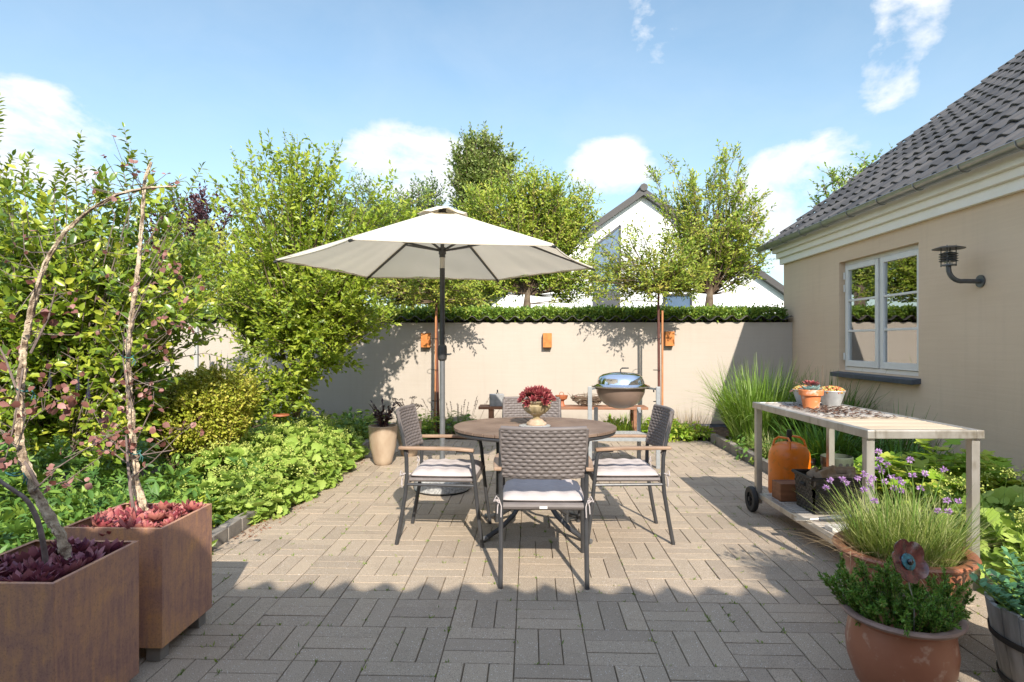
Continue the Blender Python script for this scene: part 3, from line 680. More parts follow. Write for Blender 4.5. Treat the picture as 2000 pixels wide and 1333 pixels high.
# window
win = empty('window', (0, 0, 0)); hch(win)
XF = XW+.075
m = MB(); fw = .05
m.span(XF, XF+.09, WY0, WY0+fw, WZ0, WZ1); m.span(XF, XF+.09, WY1-fw, WY1, WZ0, WZ1)
m.span(XF, XF+.09, WY0+fw, WY1-fw, WZ0, WZ0+fw); m.span(XF, XF+.09, WY0+fw, WY1-fw, WZ1-fw, WZ1)
ym = (WY0+WY1)/2+.0; m.span(XF, XF+.09, ym-.02, ym+.02, WZ0+fw, WZ1-fw)
m.build('window_frame', M['winframe'], win, bevel=.004, smooth=False)
for (a, b) in ((WY0+fw+.004, ym-.024), (ym+.024, WY1-fw-.004)):
    s = MB(); z0, z1 = WZ0+fw+.004, WZ1-fw-.004; sw = .062; xs = XF-.022
    s.span(xs, xs+.055, a, a+sw, z0, z1); s.span(xs, xs+.055, b-sw, b, z0, z1); s.span(xs, xs+.055, a+sw, b-sw, z0, z0+sw+.015); s.span(xs, xs+.055, a+sw, b-sw, z1-sw, z1)
    for k in (1, 2):
        zz = z0+sw+(z1-z0-2*sw)*k/3; s.span(xs+.006, xs+.05, a+sw, b-sw, zz-.013, zz+.013)
    s.build('sash', M['winframe'], win, bevel=.004, smooth=False)
    gl = MB(); gl.span(xs+.024, xs+.03, a+sw-.01, b-sw+.01, z0+sw, z1-sw+.01); gl.build('pane', M['glass'], win, smooth=False)
for zz in (1.12, 2.0, 2.16):
    h = MB(); h.tube([(XF-.03, WY1-.045, zz), (XF-.03, WY1-.045, zz+.09)], .012, 8); h.build('hinge', M['winframe'], win)
s = MB(); s.box((XW+.02, (WY0+WY1)/2, WZ0-.04), (.24, WY1-WY0+.08, .055), Matrix.Rotation(-.12, 3, 'Y')); s.build('window_sill', M['sill'], win, bevel=.006, smooth=False)
# dark room behind the window with a pale curtain edge
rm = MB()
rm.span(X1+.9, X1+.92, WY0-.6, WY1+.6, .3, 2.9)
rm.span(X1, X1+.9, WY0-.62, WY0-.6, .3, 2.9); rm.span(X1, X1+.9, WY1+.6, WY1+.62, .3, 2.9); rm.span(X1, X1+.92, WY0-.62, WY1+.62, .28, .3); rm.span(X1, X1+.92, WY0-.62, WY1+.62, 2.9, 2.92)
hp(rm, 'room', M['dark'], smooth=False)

# house wing behind the camera: its tiled eave throws the scalloped shadow over the near paving
wing = empty('house_wing', (1, -1, 0), 0, 'rendered house wing with pantile eave behind the terrace, casting the scalloped shadow', 'house')
WEY = -.66
def wp(o): o.parent = wing; o.matrix_parent_inverse = Matrix.Translation((-1, 1, 0)); return o
w = MB(); w.span(-5.2, 2.5, -4.6, -1.22, 0, 2.95); wp(w.build('wall', M['tan2'], smooth=False))
wt = .55; c2 = 1/math.sqrt(1+wt*wt); s2 = wt*c2
wp(pantiles('roof', (-.70-.2215*21, WEY, 2.80), (1, 0, 0), (0, -c2, s2), (0, s2, c2), 36, 9, M['tile'], None, A=.050, lip=.03))
dk = MB(); dk.add([(-5.35, WEY-.03, 2.80), (2.62, WEY-.03, 2.80), (2.62, WEY-.03-3*c2, 2.80+3*s2-.02), (-5.35, WEY-.03-3*c2, 2.80+3*s2-.02)], [(0, 1, 2, 3)])
dk.span(-5.3, 2.6, -1.25, WEY-.04, 2.68, 2.79)
wp(dk.build('roof_deck', M['tile'], smooth=False))

# wall lamp
lp = at(1884, 551, 5.55); LX, LY, LZ = XW, 5.52, 1.90
lamp = empty('wall_lamp', (LX, LY, LZ-.01), 0, 'grey metal lamp with wide disc hood on a curved arm on the house wall', 'wall lamp')
hx = -.255
MB().tube([(-.001, 0, 0), (-.012, 0, 0)], .05, 24).build('mounting_plate', M['lampmetal'], lamp)
pts = [(-.01, 0, .0), (-.08, 0, 0), (-.13, 0, .002)]+[(hx+.105-.105*math.sin(t)-.0, 0, .105-.105*math.cos(t)) for t in np.linspace(0.1, PI/2, 8)]+[(hx, 0, .125)]
MB().tube(pts, .0185, 12).build('arm', M['lampmetal'], lamp)
hd = MB(); hd.lathe([(0, .125), (.055, .125), (.055, .133), (0, .133)], (hx, 0, 0), 28)
for k in range(4): zz = .165+k*.019; hd.lathe([(.038, zz+.004), (.064, zz-.006), (.066, zz-.003), (.04, zz+.008), (.038, zz+.004)], (hx, 0, 0), 28)
for k in range(4): a = PI/4+k*PI/2; hd.tube([(hx+.05*math.cos(a), .05*math.sin(a), .118), (hx+.05*math.cos(a), .05*math.sin(a), .285)], .0038, 6)
hd.build('louvre_cage', M['lampmetal'], lamp)
MB().lathe([(0, .272), (.06, .272), (.112, .258), (.114, .262), (.06, .279), (0, .284)], (hx, 0, 0), 32).build('hood', M['lampmetal'], lamp)
MB().lathe([(0, .134), (.027, .134), (.03, .15), (.03, .23), (.022, .25), (0, .252)], (hx, 0, 0), 20).build('glass_cylinder', M['lampglass'], lamp)

lamp.scale = (1.12, 1.12, 1.12)
# ------------------------------------------------------------------ back wall with tiled coping
bw = empty('garden_wall', (0, YW, 0), 0, 'cream rendered garden wall topped with dark pantile coping across the back of the terrace', 'wall')
def bp(o): o.parent = bw; o.matrix_parent_inverse = Matrix.Translation((0, -YW, 0)); return o
WH = 1.655
bp(MB().span(-11, XW-.002, YW, YW+.28, .09, WH).build('wall', M['cream'], smooth=False))
bp(MB().span(-11, XW-.002, YW+.012, YW+.27, -.06, .09).build('footing', M['plinth'], smooth=False))
ct = .10; c3 = 1/math.sqrt(1+ct*ct); s3 = ct*c3; n_t = int(15.2/TW)
bp(pantiles('coping', (XW-.02-n_t*TW, YW-.075, WH+.012), (1, 0, 0), (0, c3, s3), (0, -s3, c3), n_t, 1, M['coptile'], None, th=.245, A=.048, lip=.004))
bp(pantiles('coping', (XW-.02, YW+.355, WH-.02), (-1, 0, 0), (0, -c3, s3), (0, s3, c3), n_t, 1, M['coptile'], None, th=.245, A=.050, lip=.022))
rd = MB(); rd.tube([(XW-.02-n_t*TW, YW+.14, WH+.035), (XW-.02, YW+.14, WH+.035)], .03, 10); bp(rd.build('ridge', M['coptile']))
# left boundary wall far away (keeps the garden enclosed)
for (px, py, lab) in ((832, 665, 'rusty box lamp on the cream wall beside the two stakes left of the parasol pole'),
                      (1069, 665, 'rust-coloured metal box lamp on the bare middle of the cream wall'),
                      (1307, 662, 'rusty box lamp on the cream wall beside the young tree behind the barbecue')):
    p = at(px, py, YW-.04); o = empty('wall_box_lamp', (p.x, YW, p.z), 0, lab, 'wall lamp', 'rusty box lamps on the cream wall')
    b = MB(); x, z = .068, .11
    b.span(-x, x, -.10, -.096, -z, z); b.span(-x, -x+.004, -.096, -.002, -z, z); b.span(x-.004, x, -.096, -.002, -z, z); b.span(-x, x, -.006, -.001, -z, z)
    b.span(-x+.004, x-.004, -.096, -.006, -.01, .006)
    b.build('housing', M['rustbox'], o, bevel=.0015, smooth=False)
    MB().lathe([(0, .0), (.022, .0), (.022, .05), (0, .055)], (0, -.05, .01), 12).build('bulb', M['lampglass'], o)

# ------------------------------------------------------------------ white house beyond
wh = empty('white_house', at(1255, 640, 22), 0, 'white rendered gabled house with dark roof edge and tall slanted window beyond the hedge', 'house')
wo_ = Vector(wh.location); wh.location = (wo_.x, 22, 0)
def hw(mb, name, m, par=None, **k):
    o = mb.build(name, m, None, **k)
    o.parent = par or wh
    if par is None: o.matrix_parent_inverse = Matrix.Translation((-wo_.x, -22, 0))
    return o
pk = at(1255, 384, 22); lf = at(958, 592, 22); rt = at(1560, 598, 22)
mm = MB(); zb = 0
mm.add([(lf.x, 22, zb), (rt.x, 22, zb), (rt.x, 22, rt.z), (pk.x, 22, pk.z), (lf.x, 22, lf.z)]+[(lf.x, 34, zb), (rt.x, 34, zb), (rt.x, 34, rt.z), (pk.x, 34, pk.z), (lf.x, 34, lf.z)],
       [(0, 1, 2, 3, 4), (9, 8, 7, 6, 5), (1, 6, 7, 2), (0, 4, 9, 5)])
hw(mm, 'wall', M['white'], smooth=False)
r_ = MB()
for (e, s) in ((lf, -1), (rt, 1)):
    d = (Vector((e.x, 0, e.z))-Vector((pk.x, 0, pk.z))); d2 = d.normalized(); end = Vector((pk.x, 0, pk.z))+d2*(d.length+.45); up = Vector((0, 0, .26))
    p0 = Vector((pk.x, 0, pk.z))
    vs = [Vector((q.x, y, q.z))+o for y in (21.75, 34.2) for (q, o) in ((p0, Vector((0, 0, .0))), (end, Vector((0, 0, 0))), (end, up), (p0, up))]
    r_.add(vs, [(0, 1, 2, 3), (7, 6, 5, 4), (0, 4, 5, 1), (3, 2, 6, 7), (1, 5, 6, 2)])
r_.tube([(pk.x, 21.7, pk.z+.26), (pk.x, 34.2, pk.z+.26)], .14, 8)
hw(r_, 'roof', M['coptile'], smooth=False)
def wwin(poly):
    m = MB(); f = MB(); pts = [at(x, y, 21.97) for x, y in poly]
    m.add(pts, [tuple(range(len(pts)))]); wn_o = None
    for a, b in zip(pts, pts[1:]+pts[:1]): f.bar(a+Vector((0, -.02, 0)), b+Vector((0, -.02, 0)), .06, .07)
    wn_o = hw(f, 'window', M['darkmetal'], smooth=False)
    pane = m.build('pane', M['farglass'], None, smooth=False); pane.parent = wn_o
M['farglass'] = pm('far_window_glass', (0.07, 0.11, 0.17), (0.10, 0.15, 0.22), 1, .06, spec=1.0, rvar=.02)  # sky reflection put into the pane colour as a blue tint
M['farpanel'] = pm('dark_panel', (0.05, 0.052, 0.06), (0.06, 0.062, 0.07), 1, .4)
wwin([(1158, 566), (1211, 566), (1211, 441), (1158, 484)])
wwin([(1297, 612), (1350, 612), (1350, 576), (1297, 576)])
pnl = MB(); a, b = at(1158, 615, 21.96), at(1211, 570, 21.96); pnl.span(a.x, b.x, 21.93, 21.98, a.z, b.z); hw(pnl, 'door_panel', M['farpanel'], smooth=False)

# ------------------------------------------------------------------ furniture: chairs
def weave_panel(nu, nv, su, sv, f, amp, back):
    """grid of woven strands; f(a,b)->point, normal"""
    V = []; 
    NU, NV = nu*su, nv*sv
    for j in range(NV+1):
        for i in range(NU+1):
            a, b = i/NU, j/NV; r = min(int(b*nv), nv-1); fv = b*nv-r
            h = (.5+.5*math.cos(PI*(a*nu+r)))
            prof = math.sqrt(max(0, 1-(2*fv-1)**2))
            p, n = f(a, b); V.append(tuple(p+n*(amp*(.25+.75*h)*prof)))
    Fc = [(j*(NU+1)+i, j*(NU+1)+i+1, (j+1)*(NU+1)+i+1, (j+1)*(NU+1)+i) for j in range(NV) for i in range(NU)]
    if back: Fc = [t[::-1] for t in Fc]
    return V, Fc
def make_chair():
    r = empty('garden_chair')
    zb0, zb1 = .60, .868; hw_ = .232
    def ctr(a, b):
        x = -hw_+2*hw_*a; y = -.235-.06*b-.045*(1-(x/hw_)**2)
        return Vector((x, y, zb0+(zb1-zb0)*b))
    bk = MB()
    for sgn in (-1, 1):
        V, Fc = weave_panel(19, 13, 6, 6, lambda a, b: (ctr(a, b)+Vector((0, .008*sgn, 0)), Vector((0, sgn, .15*sgn)).normalized()), .0085, sgn > 0)
        bk.add(V, Fc)
    top = [ctr(a, 1.0)+Vector((0, 0, .004)) for a in np.linspace(0, 1, 15)]; bk.tube(top, .0145, 10)
    bot = [ctr(a, 0.0) for a in np.linspace(0, 1, 15)]; bk.tube(bot, .010, 8)
    for a in (0, 1): bk.tube([ctr(a, b) for b in np.linspace(0, 1, 6)], .0135, 8)
    bk.build('backrest', M['wicker'], r, sharp=60)
    st = MB()
    V, Fc = weave_panel(13, 13, 4, 4, lambda a, b: (Vector((-.225+.45*a, -.215+.42*b, .437)), Vector((0, 0, 1))), .006, False); st.add(V, Fc)
    st.span(-.225, .225, -.215, .205, .42, .434)
    for y in (-.222, .212): st.tube([(-.225, y, .428), (.225, y, .428)], .021, 10)
    for x in (-.232, .232): st.tube([(x, -.215, .432), (x, .205, .432)], .014, 8)
    st.build('seat', M['wicker'], r)
    for s in (-1, 1):
        MB().tube([(s*.236, -.305, 0), (s*.236, -.275, .16), (s*.236, -.245, .34), (s*.237, -.235, .46), (s*.238, -.238, .58), (s*.236, -.262, .72), (s*.234, -.29, .85)], [.0135]*5+[.012, .010], 10).build('leg', M['darkmetal'], r)
        MB().tube([(s*.262, .272, 0), (s*.258, .245, .2), (s*.256, .222, .42), (s*.258, .208, .56), (s*.262, .198, .61), (s*.264, .17, .628), (s*.264, .10, .632)], .0132, 10).build('leg', M['darkmetal'], r)
        ar = MB(); pts = []
        N = 14
        prof = []
        for i in range(N+1):
            t = i/N; y = -.285+.50*t; xc = s*(.252+.012*math.sin(PI*t*.8)); wd = .021+.004*math.sin(PI*t); z = .646-.012*(2*t-1)**2*(t > .5)+.0
            prof.append((xc, y, z, wd))
        vs = []
        for (xc, y, z, wd) in prof: vs += [(xc-wd, y, z-.011), (xc+wd, y, z-.011), (xc+wd, y, z+.009), (xc-wd, y, z+.009)]
        fs = [(4*i+a, 4*i+(a+1) % 4, 4*i+4+(a+1) % 4, 4*i+4+a) for i in range(N) for a in range(4)]+[(3, 2, 1, 0), (4*N, 4*N+1, 4*N+2, 4*N+3)]
        ar.add(vs, fs); ar.build('armrest', M['teak'], r, bevel=.005)
        MB().tube([(s*.236, -.245, .40), (s*.256, .222, .40)], .010, 8).build('side_rail', M['darkmetal'], r)
    return r
def cushion_obj():
    N = 46; V = []; hw_, hd_ = .235, .222
    for side in (1, -1):
        for j in range(N+1):
            for i in range(N+1):
                u, v = 2*i/N-1, 2*j/N-1
                e = max(0, (1-abs(u)**5)*(1-abs(v)**5))**.5
                # quilted hollows on a 4 x 4 grid
                qu, qv = math.sin(PI*(u+1)*2)**2, math.sin(PI*(v+1)*2)**2
                q = min(1, (.25+.75*qu)*1.0)*min(1, .25+.75*qv)
                t = (.010+.034*e*(.5+.5*q**.55)) if side > 0 else -(.004+.012*e)
                sc = 1-.02*math.sin(PI*(u+1)*2)**2*(abs(v) > .9)
                x = hw_*u*(1-.03*v*v); y = hd_*v*(1-.03*u*u)
                V.append((x, y, t if e > 0 else .003))
    k = (N+1)**2; Fc = []
    for j in range(N):
        for i in range(N):
            a = j*(N+1)+i; Fc.append((a, a+1, a+N+2, a+N+1)); Fc.append((k+a, k+a+N+1, k+a+N+2, k+a+1))
    m = MB().add(V, Fc); return m
chair0 = make_chair(); cush0 = None
def place_chair(x, y, rz, lab, first=False):
    c = chair0 if first else copy_tree(chair0)
    c.location = (x, y, 0); c.rotation_euler = (0, 0, rz)
    tag(c, lab, 'chair', 'woven garden chairs round the table'); return c
def place_cushion(x, y, rz, lab):
    global cush0
    if cush0 is None:
        cush0 = empty('seat_cushion'); cushion_obj().build('pad', M['cushion'], cush0, sharp=None)
        for s in (-1, 1):
            t = MB(); b = Vector((s*.225, -.215, .012))
            t.tube([b, b+Vector((s*.02, -.03, .01)), b+Vector((s*.035, -.045, .002))], .004, 5)
            for q in range(2):
                t.tube([b+Vector((s*.02, -.04, .0)), b+Vector((s*(.035+.01*q), -.06, .028-.02*q)), b+Vector((s*(.05-.03*q), -.062, -.0-.01*q)), b+Vector((s*.018, -.045, 0))], .0035, 5)
                t.tube([b+Vector((s*.02, -.042, 0)), b+Vector((s*(.028-.02*q), -.055, -.03)), b+Vector((s*(.03-.02*q), -.058, -.07-.02*q))], .0033, 5)
            t.build('tie', M['cushion'], cush0)
        c = cush0
    else: c = copy_tree(cush0)
    R = Matrix.Rotation(rz, 3, 'Z'); p = R @ Vector((0, .005, 0))
    c.location = (x+p.x, y+p.y, .455); c.rotation_euler = (0, 0, rz); tag(c, lab, 'cushion', 'pale quilted seat cushions'); return c
spots = [(.075, 3.60, 0.0, 'nearest', 'woven grey armchair nearest the camera, seen from behind with its back to the viewer', 'pale quilted cushion on the near armchair, half in shadow behind its woven back'),
         (-.575, 4.22, -PI/2-.03, 'left', 'woven grey armchair on the left of the round table, facing right', 'pale quilted cushion on the armchair left of the table'),
         (.64, 4.27, PI/2+.03, 'right', 'woven grey armchair on the right of the round table, facing left', 'pale quilted cushion on the armchair right of the table'),
         (.015, 4.78, PI, 'back', 'woven grey armchair behind the round table, facing the camera', 'pale quilted cushion on the far armchair, mostly hidden by the table')]
for i, (x, y, a, _, lab, lab2) in enumerate(spots):
    c = place_chair(x, y, a, lab, i == 0); place_cushion(x, y, a, lab2)
    if i == 0:
        t = MB(); t.span(-.022, .022, -.2465, -.2435, .419, .433); t.build('maker_plate', M['whitewood'], c, smooth=False)

# ------------------------------------------------------------------ round table
TX, TY, TZ = .035, 4.33, .747; RX, RY = .58, .515
tb = empty('round_table', (TX, TY, 0), 0, 'round brown slatted garden table on dark curved metal legs, an urn at its centre', 'table')
tp = MB(); NS = 40
for k in range(NS):
    a0, a1 = 2*PI*k/NS, 2*PI*(k+1)/NS; 
    r0, g_ = .118, .0036; vs = []
    for z in (TZ-.02, TZ):
        for (rr, aa, s_) in ((r0, a0, 1), (1, a0, 1), (1, (a0+a1)/2, 0), (1, a1, -1), (r0, a1, -1)):
            if rr == 1: bx, by = RX*math.cos(aa), RY*math.sin(aa)
            else: bx, by = r0*math.cos(aa), r0*.9*math.sin(aa)
            vs.append((bx-g_*s_*math.sin(aa), by+g_*s_*math.cos(aa), z))
    tp.add(vs, [(4, 3, 2, 1, 0), (5, 6, 7, 8, 9)]+[(i, (i+1) % 5, 5+(i+1) % 5, 5+i) for i in range(5)])
tp.build('tabletop', M['tablewood'], tb, bevel=.002, smooth=False, seg=1)
MB().lathe([(0, TZ-.008), (.112, TZ-.008), (.114, TZ+.002), (.108, TZ+.004), (0, TZ+.004)], (0, 0, 0), 40, sy=.9).build('centre_disc', M['granite'], tb)
fr = MB(); n = 48
ring = [((RX-.02)*math.cos(2*PI*i/n), (RY-.02)*math.sin(2*PI*i/n), TZ-.034) for i in range(n+1)]; fr.tube(ring, .0135, 8, cap=False)
ring = [((RX-.3)*math.cos(2*PI*i/n), (RY-.26)*math.sin(2*PI*i/n), TZ-.033) for i in range(n+1)]; fr.tube(ring, .012, 8, cap=False)
for k in range(4): a = PI/4+k*PI/2; fr.bar((.1*math.cos(a), .1*math.sin(a), TZ-.033), ((RX-.03)*math.cos(a), (RY-.03)*math.sin(a), TZ-.033), .03, .02)
fr.build('underframe', M['darkmetal'], tb)
for (sx, sy) in ((-1, -1), (1, -1), (-1, 1), (1, 1)):
    tx, ty = sx*.30, sy*.235
    pts = [(sx*.20, sy*.16, TZ-.04), (sx*.12, sy*.10, .60), (sx*.055, sy*.05, .48), (sx*.045, sy*.045, .36), (sx*.08, sy*.07, .24), (sx*.15, sy*.13, .14), (sx*.24, sy*.19, .065), (sx*.33, sy*.26, .022)]
    lg = MB().tube(pts, .0165, 10).build('leg', M['darkmetal'], tb)
    MB().tube([(sx*.325, sy*.256, .021), (sx*.375, sy*.295, .016)], [.019, .017], 10).build('foot', M['greymetal'], lg)
# urn with succulents on the table
UX, UY = TX+.012, TY+.02
urn = empty('stone_urn', (UX, UY, TZ+.004), 0, 'small mossy fluted stone urn planted with dark red houseleeks, on the round table', 'urn')
MB().lathe([(0, 0), (.072, 0), (.074, .008), (.070, .018), (.058, .022), (.052, .032), (.038, .042), (0, .042)], (0, 0, 0), 36).build('foot', M['urnbase'], urn)
MB().lathe([(.028, .04), (.024, .052), (.026, .062), (.030, .066), (.044, .074), (.070, .090), (.090, .112), (.101, .135), (.102, .140), (.096, .146), (.094, .150), (.098, .156), (.112, .166), (.117, .172), (.112, .176), (.098, .170), (.09, .160), (0, .158)], (0, 0, 0), 72, wob=.035).build('bowl', M['urn'], urn)

def rosette_arrays(rng, R=.03, rings=((3, .35, 1.2), (6, .65, .85), (8, .95, .5), (9, 1.0, .25)), wide=.42, thick=.16, pt=None):
    """fleshy pointed leaves: returns verts, tris"""
    V, Fc, Rn = [], [], []
    for q, (n, l, el) in enumerate(rings):
        for k in range(n):
            a = 2*PI*(k+.5*(q % 2))/n+rng.normal()*.1; e = el+rng.normal()*.06; L = R*l*(.9+.2*rng.random())
            d = np.array([math.cos(a)*math.cos(e), math.sin(a)*math.cos(e), math.sin(e)]); s = np.array([-math.sin(a), math.cos(a), 0]); u = np.cross(s, d)*-1
            u = np.cross(d, s)
            W = L*wide*.5; T_ = L*thick
            b = len(V)
            base = np.array([math.cos(a), math.sin(a), 0])*R*.08*q/2
            for (t, wf, tf, c) in ((0, .35, .5, 0), (.50, 1.0, 1.0, -.03), (.80, .62, .7, .06)):
                p = base+d*L*t+u*(-c*L*-1)
                V.extend([p+s*W*wf, p+u*T_*tf*.35, p-s*W*wf, p-u*T_*tf*.65])
            V.append(base+d*L*1.02+u*L*.12)
            for r_i in range(2):
                for m_ in range(4):
                    i0, i1 = b+r_i*4+m_, b+r_i*4+(m_+1) % 4
                    Fc.append((i0, i1, i1+4)); Fc.append((i0, i1+4, i0+4))
            for m_ in range(4): Fc.append((b+8+m_, b+8+(m_+1) % 4, b+12))
            Rn += [min(1, max(0, .5+rng.normal()*.2+(.25 if q >= 2 else -.1)))]*20
    return np.array(V), np.array(Fc), Rn
def rosette(name, rng, R, m, **k):
    V, Fc, Rn = rosette_arrays(rng, R, **k); return np_mesh(name, V, Fc, m, None, smooth=True, rnd=Rn, sharp=60)
rng = np.random.default_rng(21); VV, FF, RR = [], [], []; off = 0
for i in range(58):
    a = rng.random()*2*PI; rr = math.sqrt(rng.random()); r = .103*rr
    z = .175+.075*(1-rr**2)+rng.normal()*.006
    V, Fc, Rn = rosette_arrays(rng, .030+.016*rng.random(), rings=((4, .8, 1.25), (6, 1.0, .95), (7, 1.05, .6)), wide=.36, thick=.2)
    tilt = Matrix.Rotation(rr*1.0+rng.normal()*.15, 3, Vector((-math.sin(a), math.cos(a), 0)))
    V = V @ np.array(tilt).T+np.array([r*math.cos(a)*1.12, r*math.sin(a)*1.12, z]); VV.append(V); FF.append(Fc+off); RR += Rn; off += len(V)
pl = np_mesh('houseleeks', np.concatenate(VV), np.concatenate(FF), M['succ_urn'], urn, smooth=True, rnd=RR, sharp=60)

# ------------------------------------------------------------------ parasol
UMX, UMY = -.80, 5.50
um = empty('parasol', (UMX, UMY, 0), 0, 'large off-white hexagonal parasol open beside the round table, on a grey pole', 'parasol')
ROT = rad(12.5); RT, ZR, ZA = 1.44, 2.062, 2.555
tips = [Vector((RT*math.cos(ROT+k*PI/3), RT*math.sin(ROT+k*PI/3), ZR)) for k in range(6)]; apx = Vector((0, 0, ZA))
cn = MB(); NU, NV = 32, 18
for k in range(6):
    A, B = tips[k], tips[(k+1) % 6]; b = len(cn.v); vs = []
    for j in range(NV+1):
        t = .10+.90*j/NV
        for i in range(NU+1):
            s = i/NU; p = apx.lerp(A.lerp(B, s), t)
            # fabric is pulled flat between ribs: edge bows inwards, panel sags a little
            bow = 4*s*(1-s); out = Vector((p.x, p.y, 0)); 
            p = p-out.normalized()*(.045*bow*t*t)+Vector((0, 0, -.034*bow*t*(1-t)*2+.0045*math.sin(11*s+6*t+2*k)*bow*t+.004*math.sin(31*s+k)*bow*t*t+.003*math.sin(17*t+5*s+k)*bow))
            vs.append(p)
    fs = [(j*(NU+1)+i, (j+1)*(NU+1)+i, (j+1)*(NU+1)+i+1, j*(NU+1)+i+1) for j in range(NV) for i in range(NU)]
    cn.add(vs, fs)
canopy = cn.build('canopy', M['canvas'], um, sharp=8)
# hem
hm = MB()
for k in range(6):
    A, B = tips[k], tips[(k+1) % 6]; pts = []
    for i in range(NU+1):
        s = i/NU; p = A.lerp(B, s); bow = 4*s*(1-s); p = p-Vector((p.x, p.y, 0)).normalized()*(.045*bow); pts.append(p)
    vs = []
    for p in pts: vs += [p+Vector((0, 0, .001)), p-Vector((0, 0, .014))]
    hm.add(vs, [(2*i, 2*i+1, 2*i+3, 2*i+2) for i in range(NU)])
h_ = hm.build('hem', M['canvas'], um, sharp=None); sm = h_.modifiers.new('thick', 'SOLIDIFY'); sm.thickness = .003
for k in range(6):
    sm_ = MB(); vs = []; dr_ = (tips[k]-apx).normalized(); pr_ = Vector((-dr_.y, dr_.x, 0)).normalized()
    for i in range(13):
        p = apx.lerp(tips[k], .12+.88*i/12)+Vector((0, 0, .0035)); vs += [p+pr_*.013-Vector((0, 0, .0045)), p+Vector((0, 0, .001)), p-pr_*.013-Vector((0, 0, .0045))]
    sm_.add(vs, [(3*i+a, 3*i+3+a, 3*i+4+a, 3*i+1+a) for i in range(12) for a in (0, 1)]); sm_.build('seam', M['canvas'], um, sharp=None)
vt = MB(); vs = [Vector((0, 0, ZA+.035))]
for ring_, (r_r, dz) in enumerate(((.07, .02), (.15, -.012), (.23, -.045))):
    for k in range(18):
        a = ROT+k*PI/9; w_ = .014*math.cos(3*a*2+1.0) if ring_ == 2 else 0
        vs.append(Vector((r_r*math.cos(a), r_r*math.sin(a), ZA+dz+w_+(.012*math.sin(5*k) if ring_ == 2 else 0))))
fs = [(0, 1+k, 1+(k+1) % 18) for k in range(18)]+[(1+18*q+k, 1+18*(q+1)+k, 1+18*(q+1)+(k+1) % 18, 1+18*q+(k+1) % 18) for q in range(2) for k in range(18)]
vt.add(vs, fs); v_ = vt.build('vent_cap', M['canvas'], um, sharp=None); sm = v_.modifiers.new('thick', 'SOLIDIFY'); sm.thickness = .003
for k in range(6):
    t_ = tips[k]; a = apx+(t_-apx)*.03-Vector((0, 0, .02)); b = t_-Vector((0, 0, .016))
    rb = MB().bar(a, b, .013, .018).build('rib', M['darkmetal'], um, smooth=False)
    MB().tube([b-(t_-apx).normalized()*.03, b+(t_-apx).normalized()*.02], .011, 8).build('tip_cap', M['black'], rb)
    mid = a.lerp(b, .42)-Vector((0, 0, .01)); MB().bar((.03*math.cos(ROT+k*PI/3), .03*math.sin(ROT+k*PI/3), 2.185), mid, .012, .018).build('strut', M['darkmetal'], um, smooth=False)
hb = MB(); hb.tube([(0, 0, 2.15), (0, 0, 2.21)], .034, 16); hb.tube([(0, 0, 2.12), (0, 0, 2.15)], .028, 16); hb.build('hub', M['darkmetal'], um); MB().tube([(0, 0, ZA-.05), (0, 0, ZA+.01)], .036, 12).build('top_hub', M['darkmetal'], um)
MB().tube([(0, 0, 1.30), (0, 0, 2.02)], .0235, 18).build('upper_pole', M['darkmetal'], um)
MB().tube([(0, 0, 2.02), (0, 0, 2.12)], .0225, 18).build('tilt_sleeve', M['steel'], um)
MB().tube([(0, 0, 2.2), (0, 0, ZA)], .018, 12).build('top_pole', M['darkmetal'], um)
MB().tube([(0, 0, .12), (0, 0, 1.25)], .0245, 18).build('lower_pole', M['greymetal'], um)
cr = MB().lathe([(.026, 1.175), (.040, 1.19), (.043, 1.22), (.043, 1.28), (.040, 1.31), (.026, 1.325)], (0, 0, 0), 20).build('crank_housing', M['darkmetal'], um)
MB().tube([(.04, -.01, 1.235), (.07, -.03, 1.235), (.085, -.04, 1.24)], .008, 8).build('crank_handle', M['greymetal'], cr)
MB().lathe([(0, .012), (.245, .012), (.257, .02), (.258, .105), (.25, .115), (.04, .118), (0, .118)], (0, 0, 0), 48).build('base', M['granite'], um)
base = um.children[-1] if um.children[-1].name.startswith('base') else [c for c in um.children if c.name.startswith('base')][0]
MB().tube([(0, 0, .11), (0, 0, .28)], .029, 16).build('sleeve', M['greymetal'], base)
MB().tube([(.03, 0, .2), (.065, -.01, .2)], .007, 8).build('clamp_screw', M['steel'], base)
MB().lathe([(.20, .0), (.245, .0), (.245, .011), (.20, .011)], (0, 0, 0), 40).build('foot_ring', M['black'], base)

# ------------------------------------------------------------------ barbecue
BX, BY = gnd(1224, 893).x, 6.72; BX = at(1212, 760, 6.72).x
bq = empty('kettle_barbecue', (BX, BY, 0), 0, 'kettle barbecue with polished steel lid and brown bowl on a grey four-legged frame', 'barbecue')
RB = .27
MB().lathe([(0, .615), (.06, .617), (.13, .637), (.19, .675), (.235, .73), (.262, .79), (RB, .845), (RB, .86), (RB-.01, .86), (.25, .80), (0, .70)], (0, 0, 0), 56).build('bowl', M['kettle'], bq)
MB().lathe([(RB+.045, .862), (RB+.05, .868), (RB+.02, .878), (RB-.005, .89), (RB-.012, .925), (RB-.03, .965), (RB-.07, .992), (RB-.13, 1.008), (.06, 1.016), (0, 1.018)], (0, 0, 0), 64).build('lid', M['chrome'], bq)
MB().lathe([(RB-.01, .852), (RB+.045, .852), (RB+.05, .860), (RB-.01, .860)], (0, 0, 0), 64).build('rim_ring', M['steel'], bq)
MB().tube([(-.0, 0, 1.012), (-.0, 0, 1.045), (.02, 0, 1.06), (.09, 0, 1.06)], [.006, .006, .009, .007], 8).build('lid_handle', M['black'], bq)
hx_ = .362
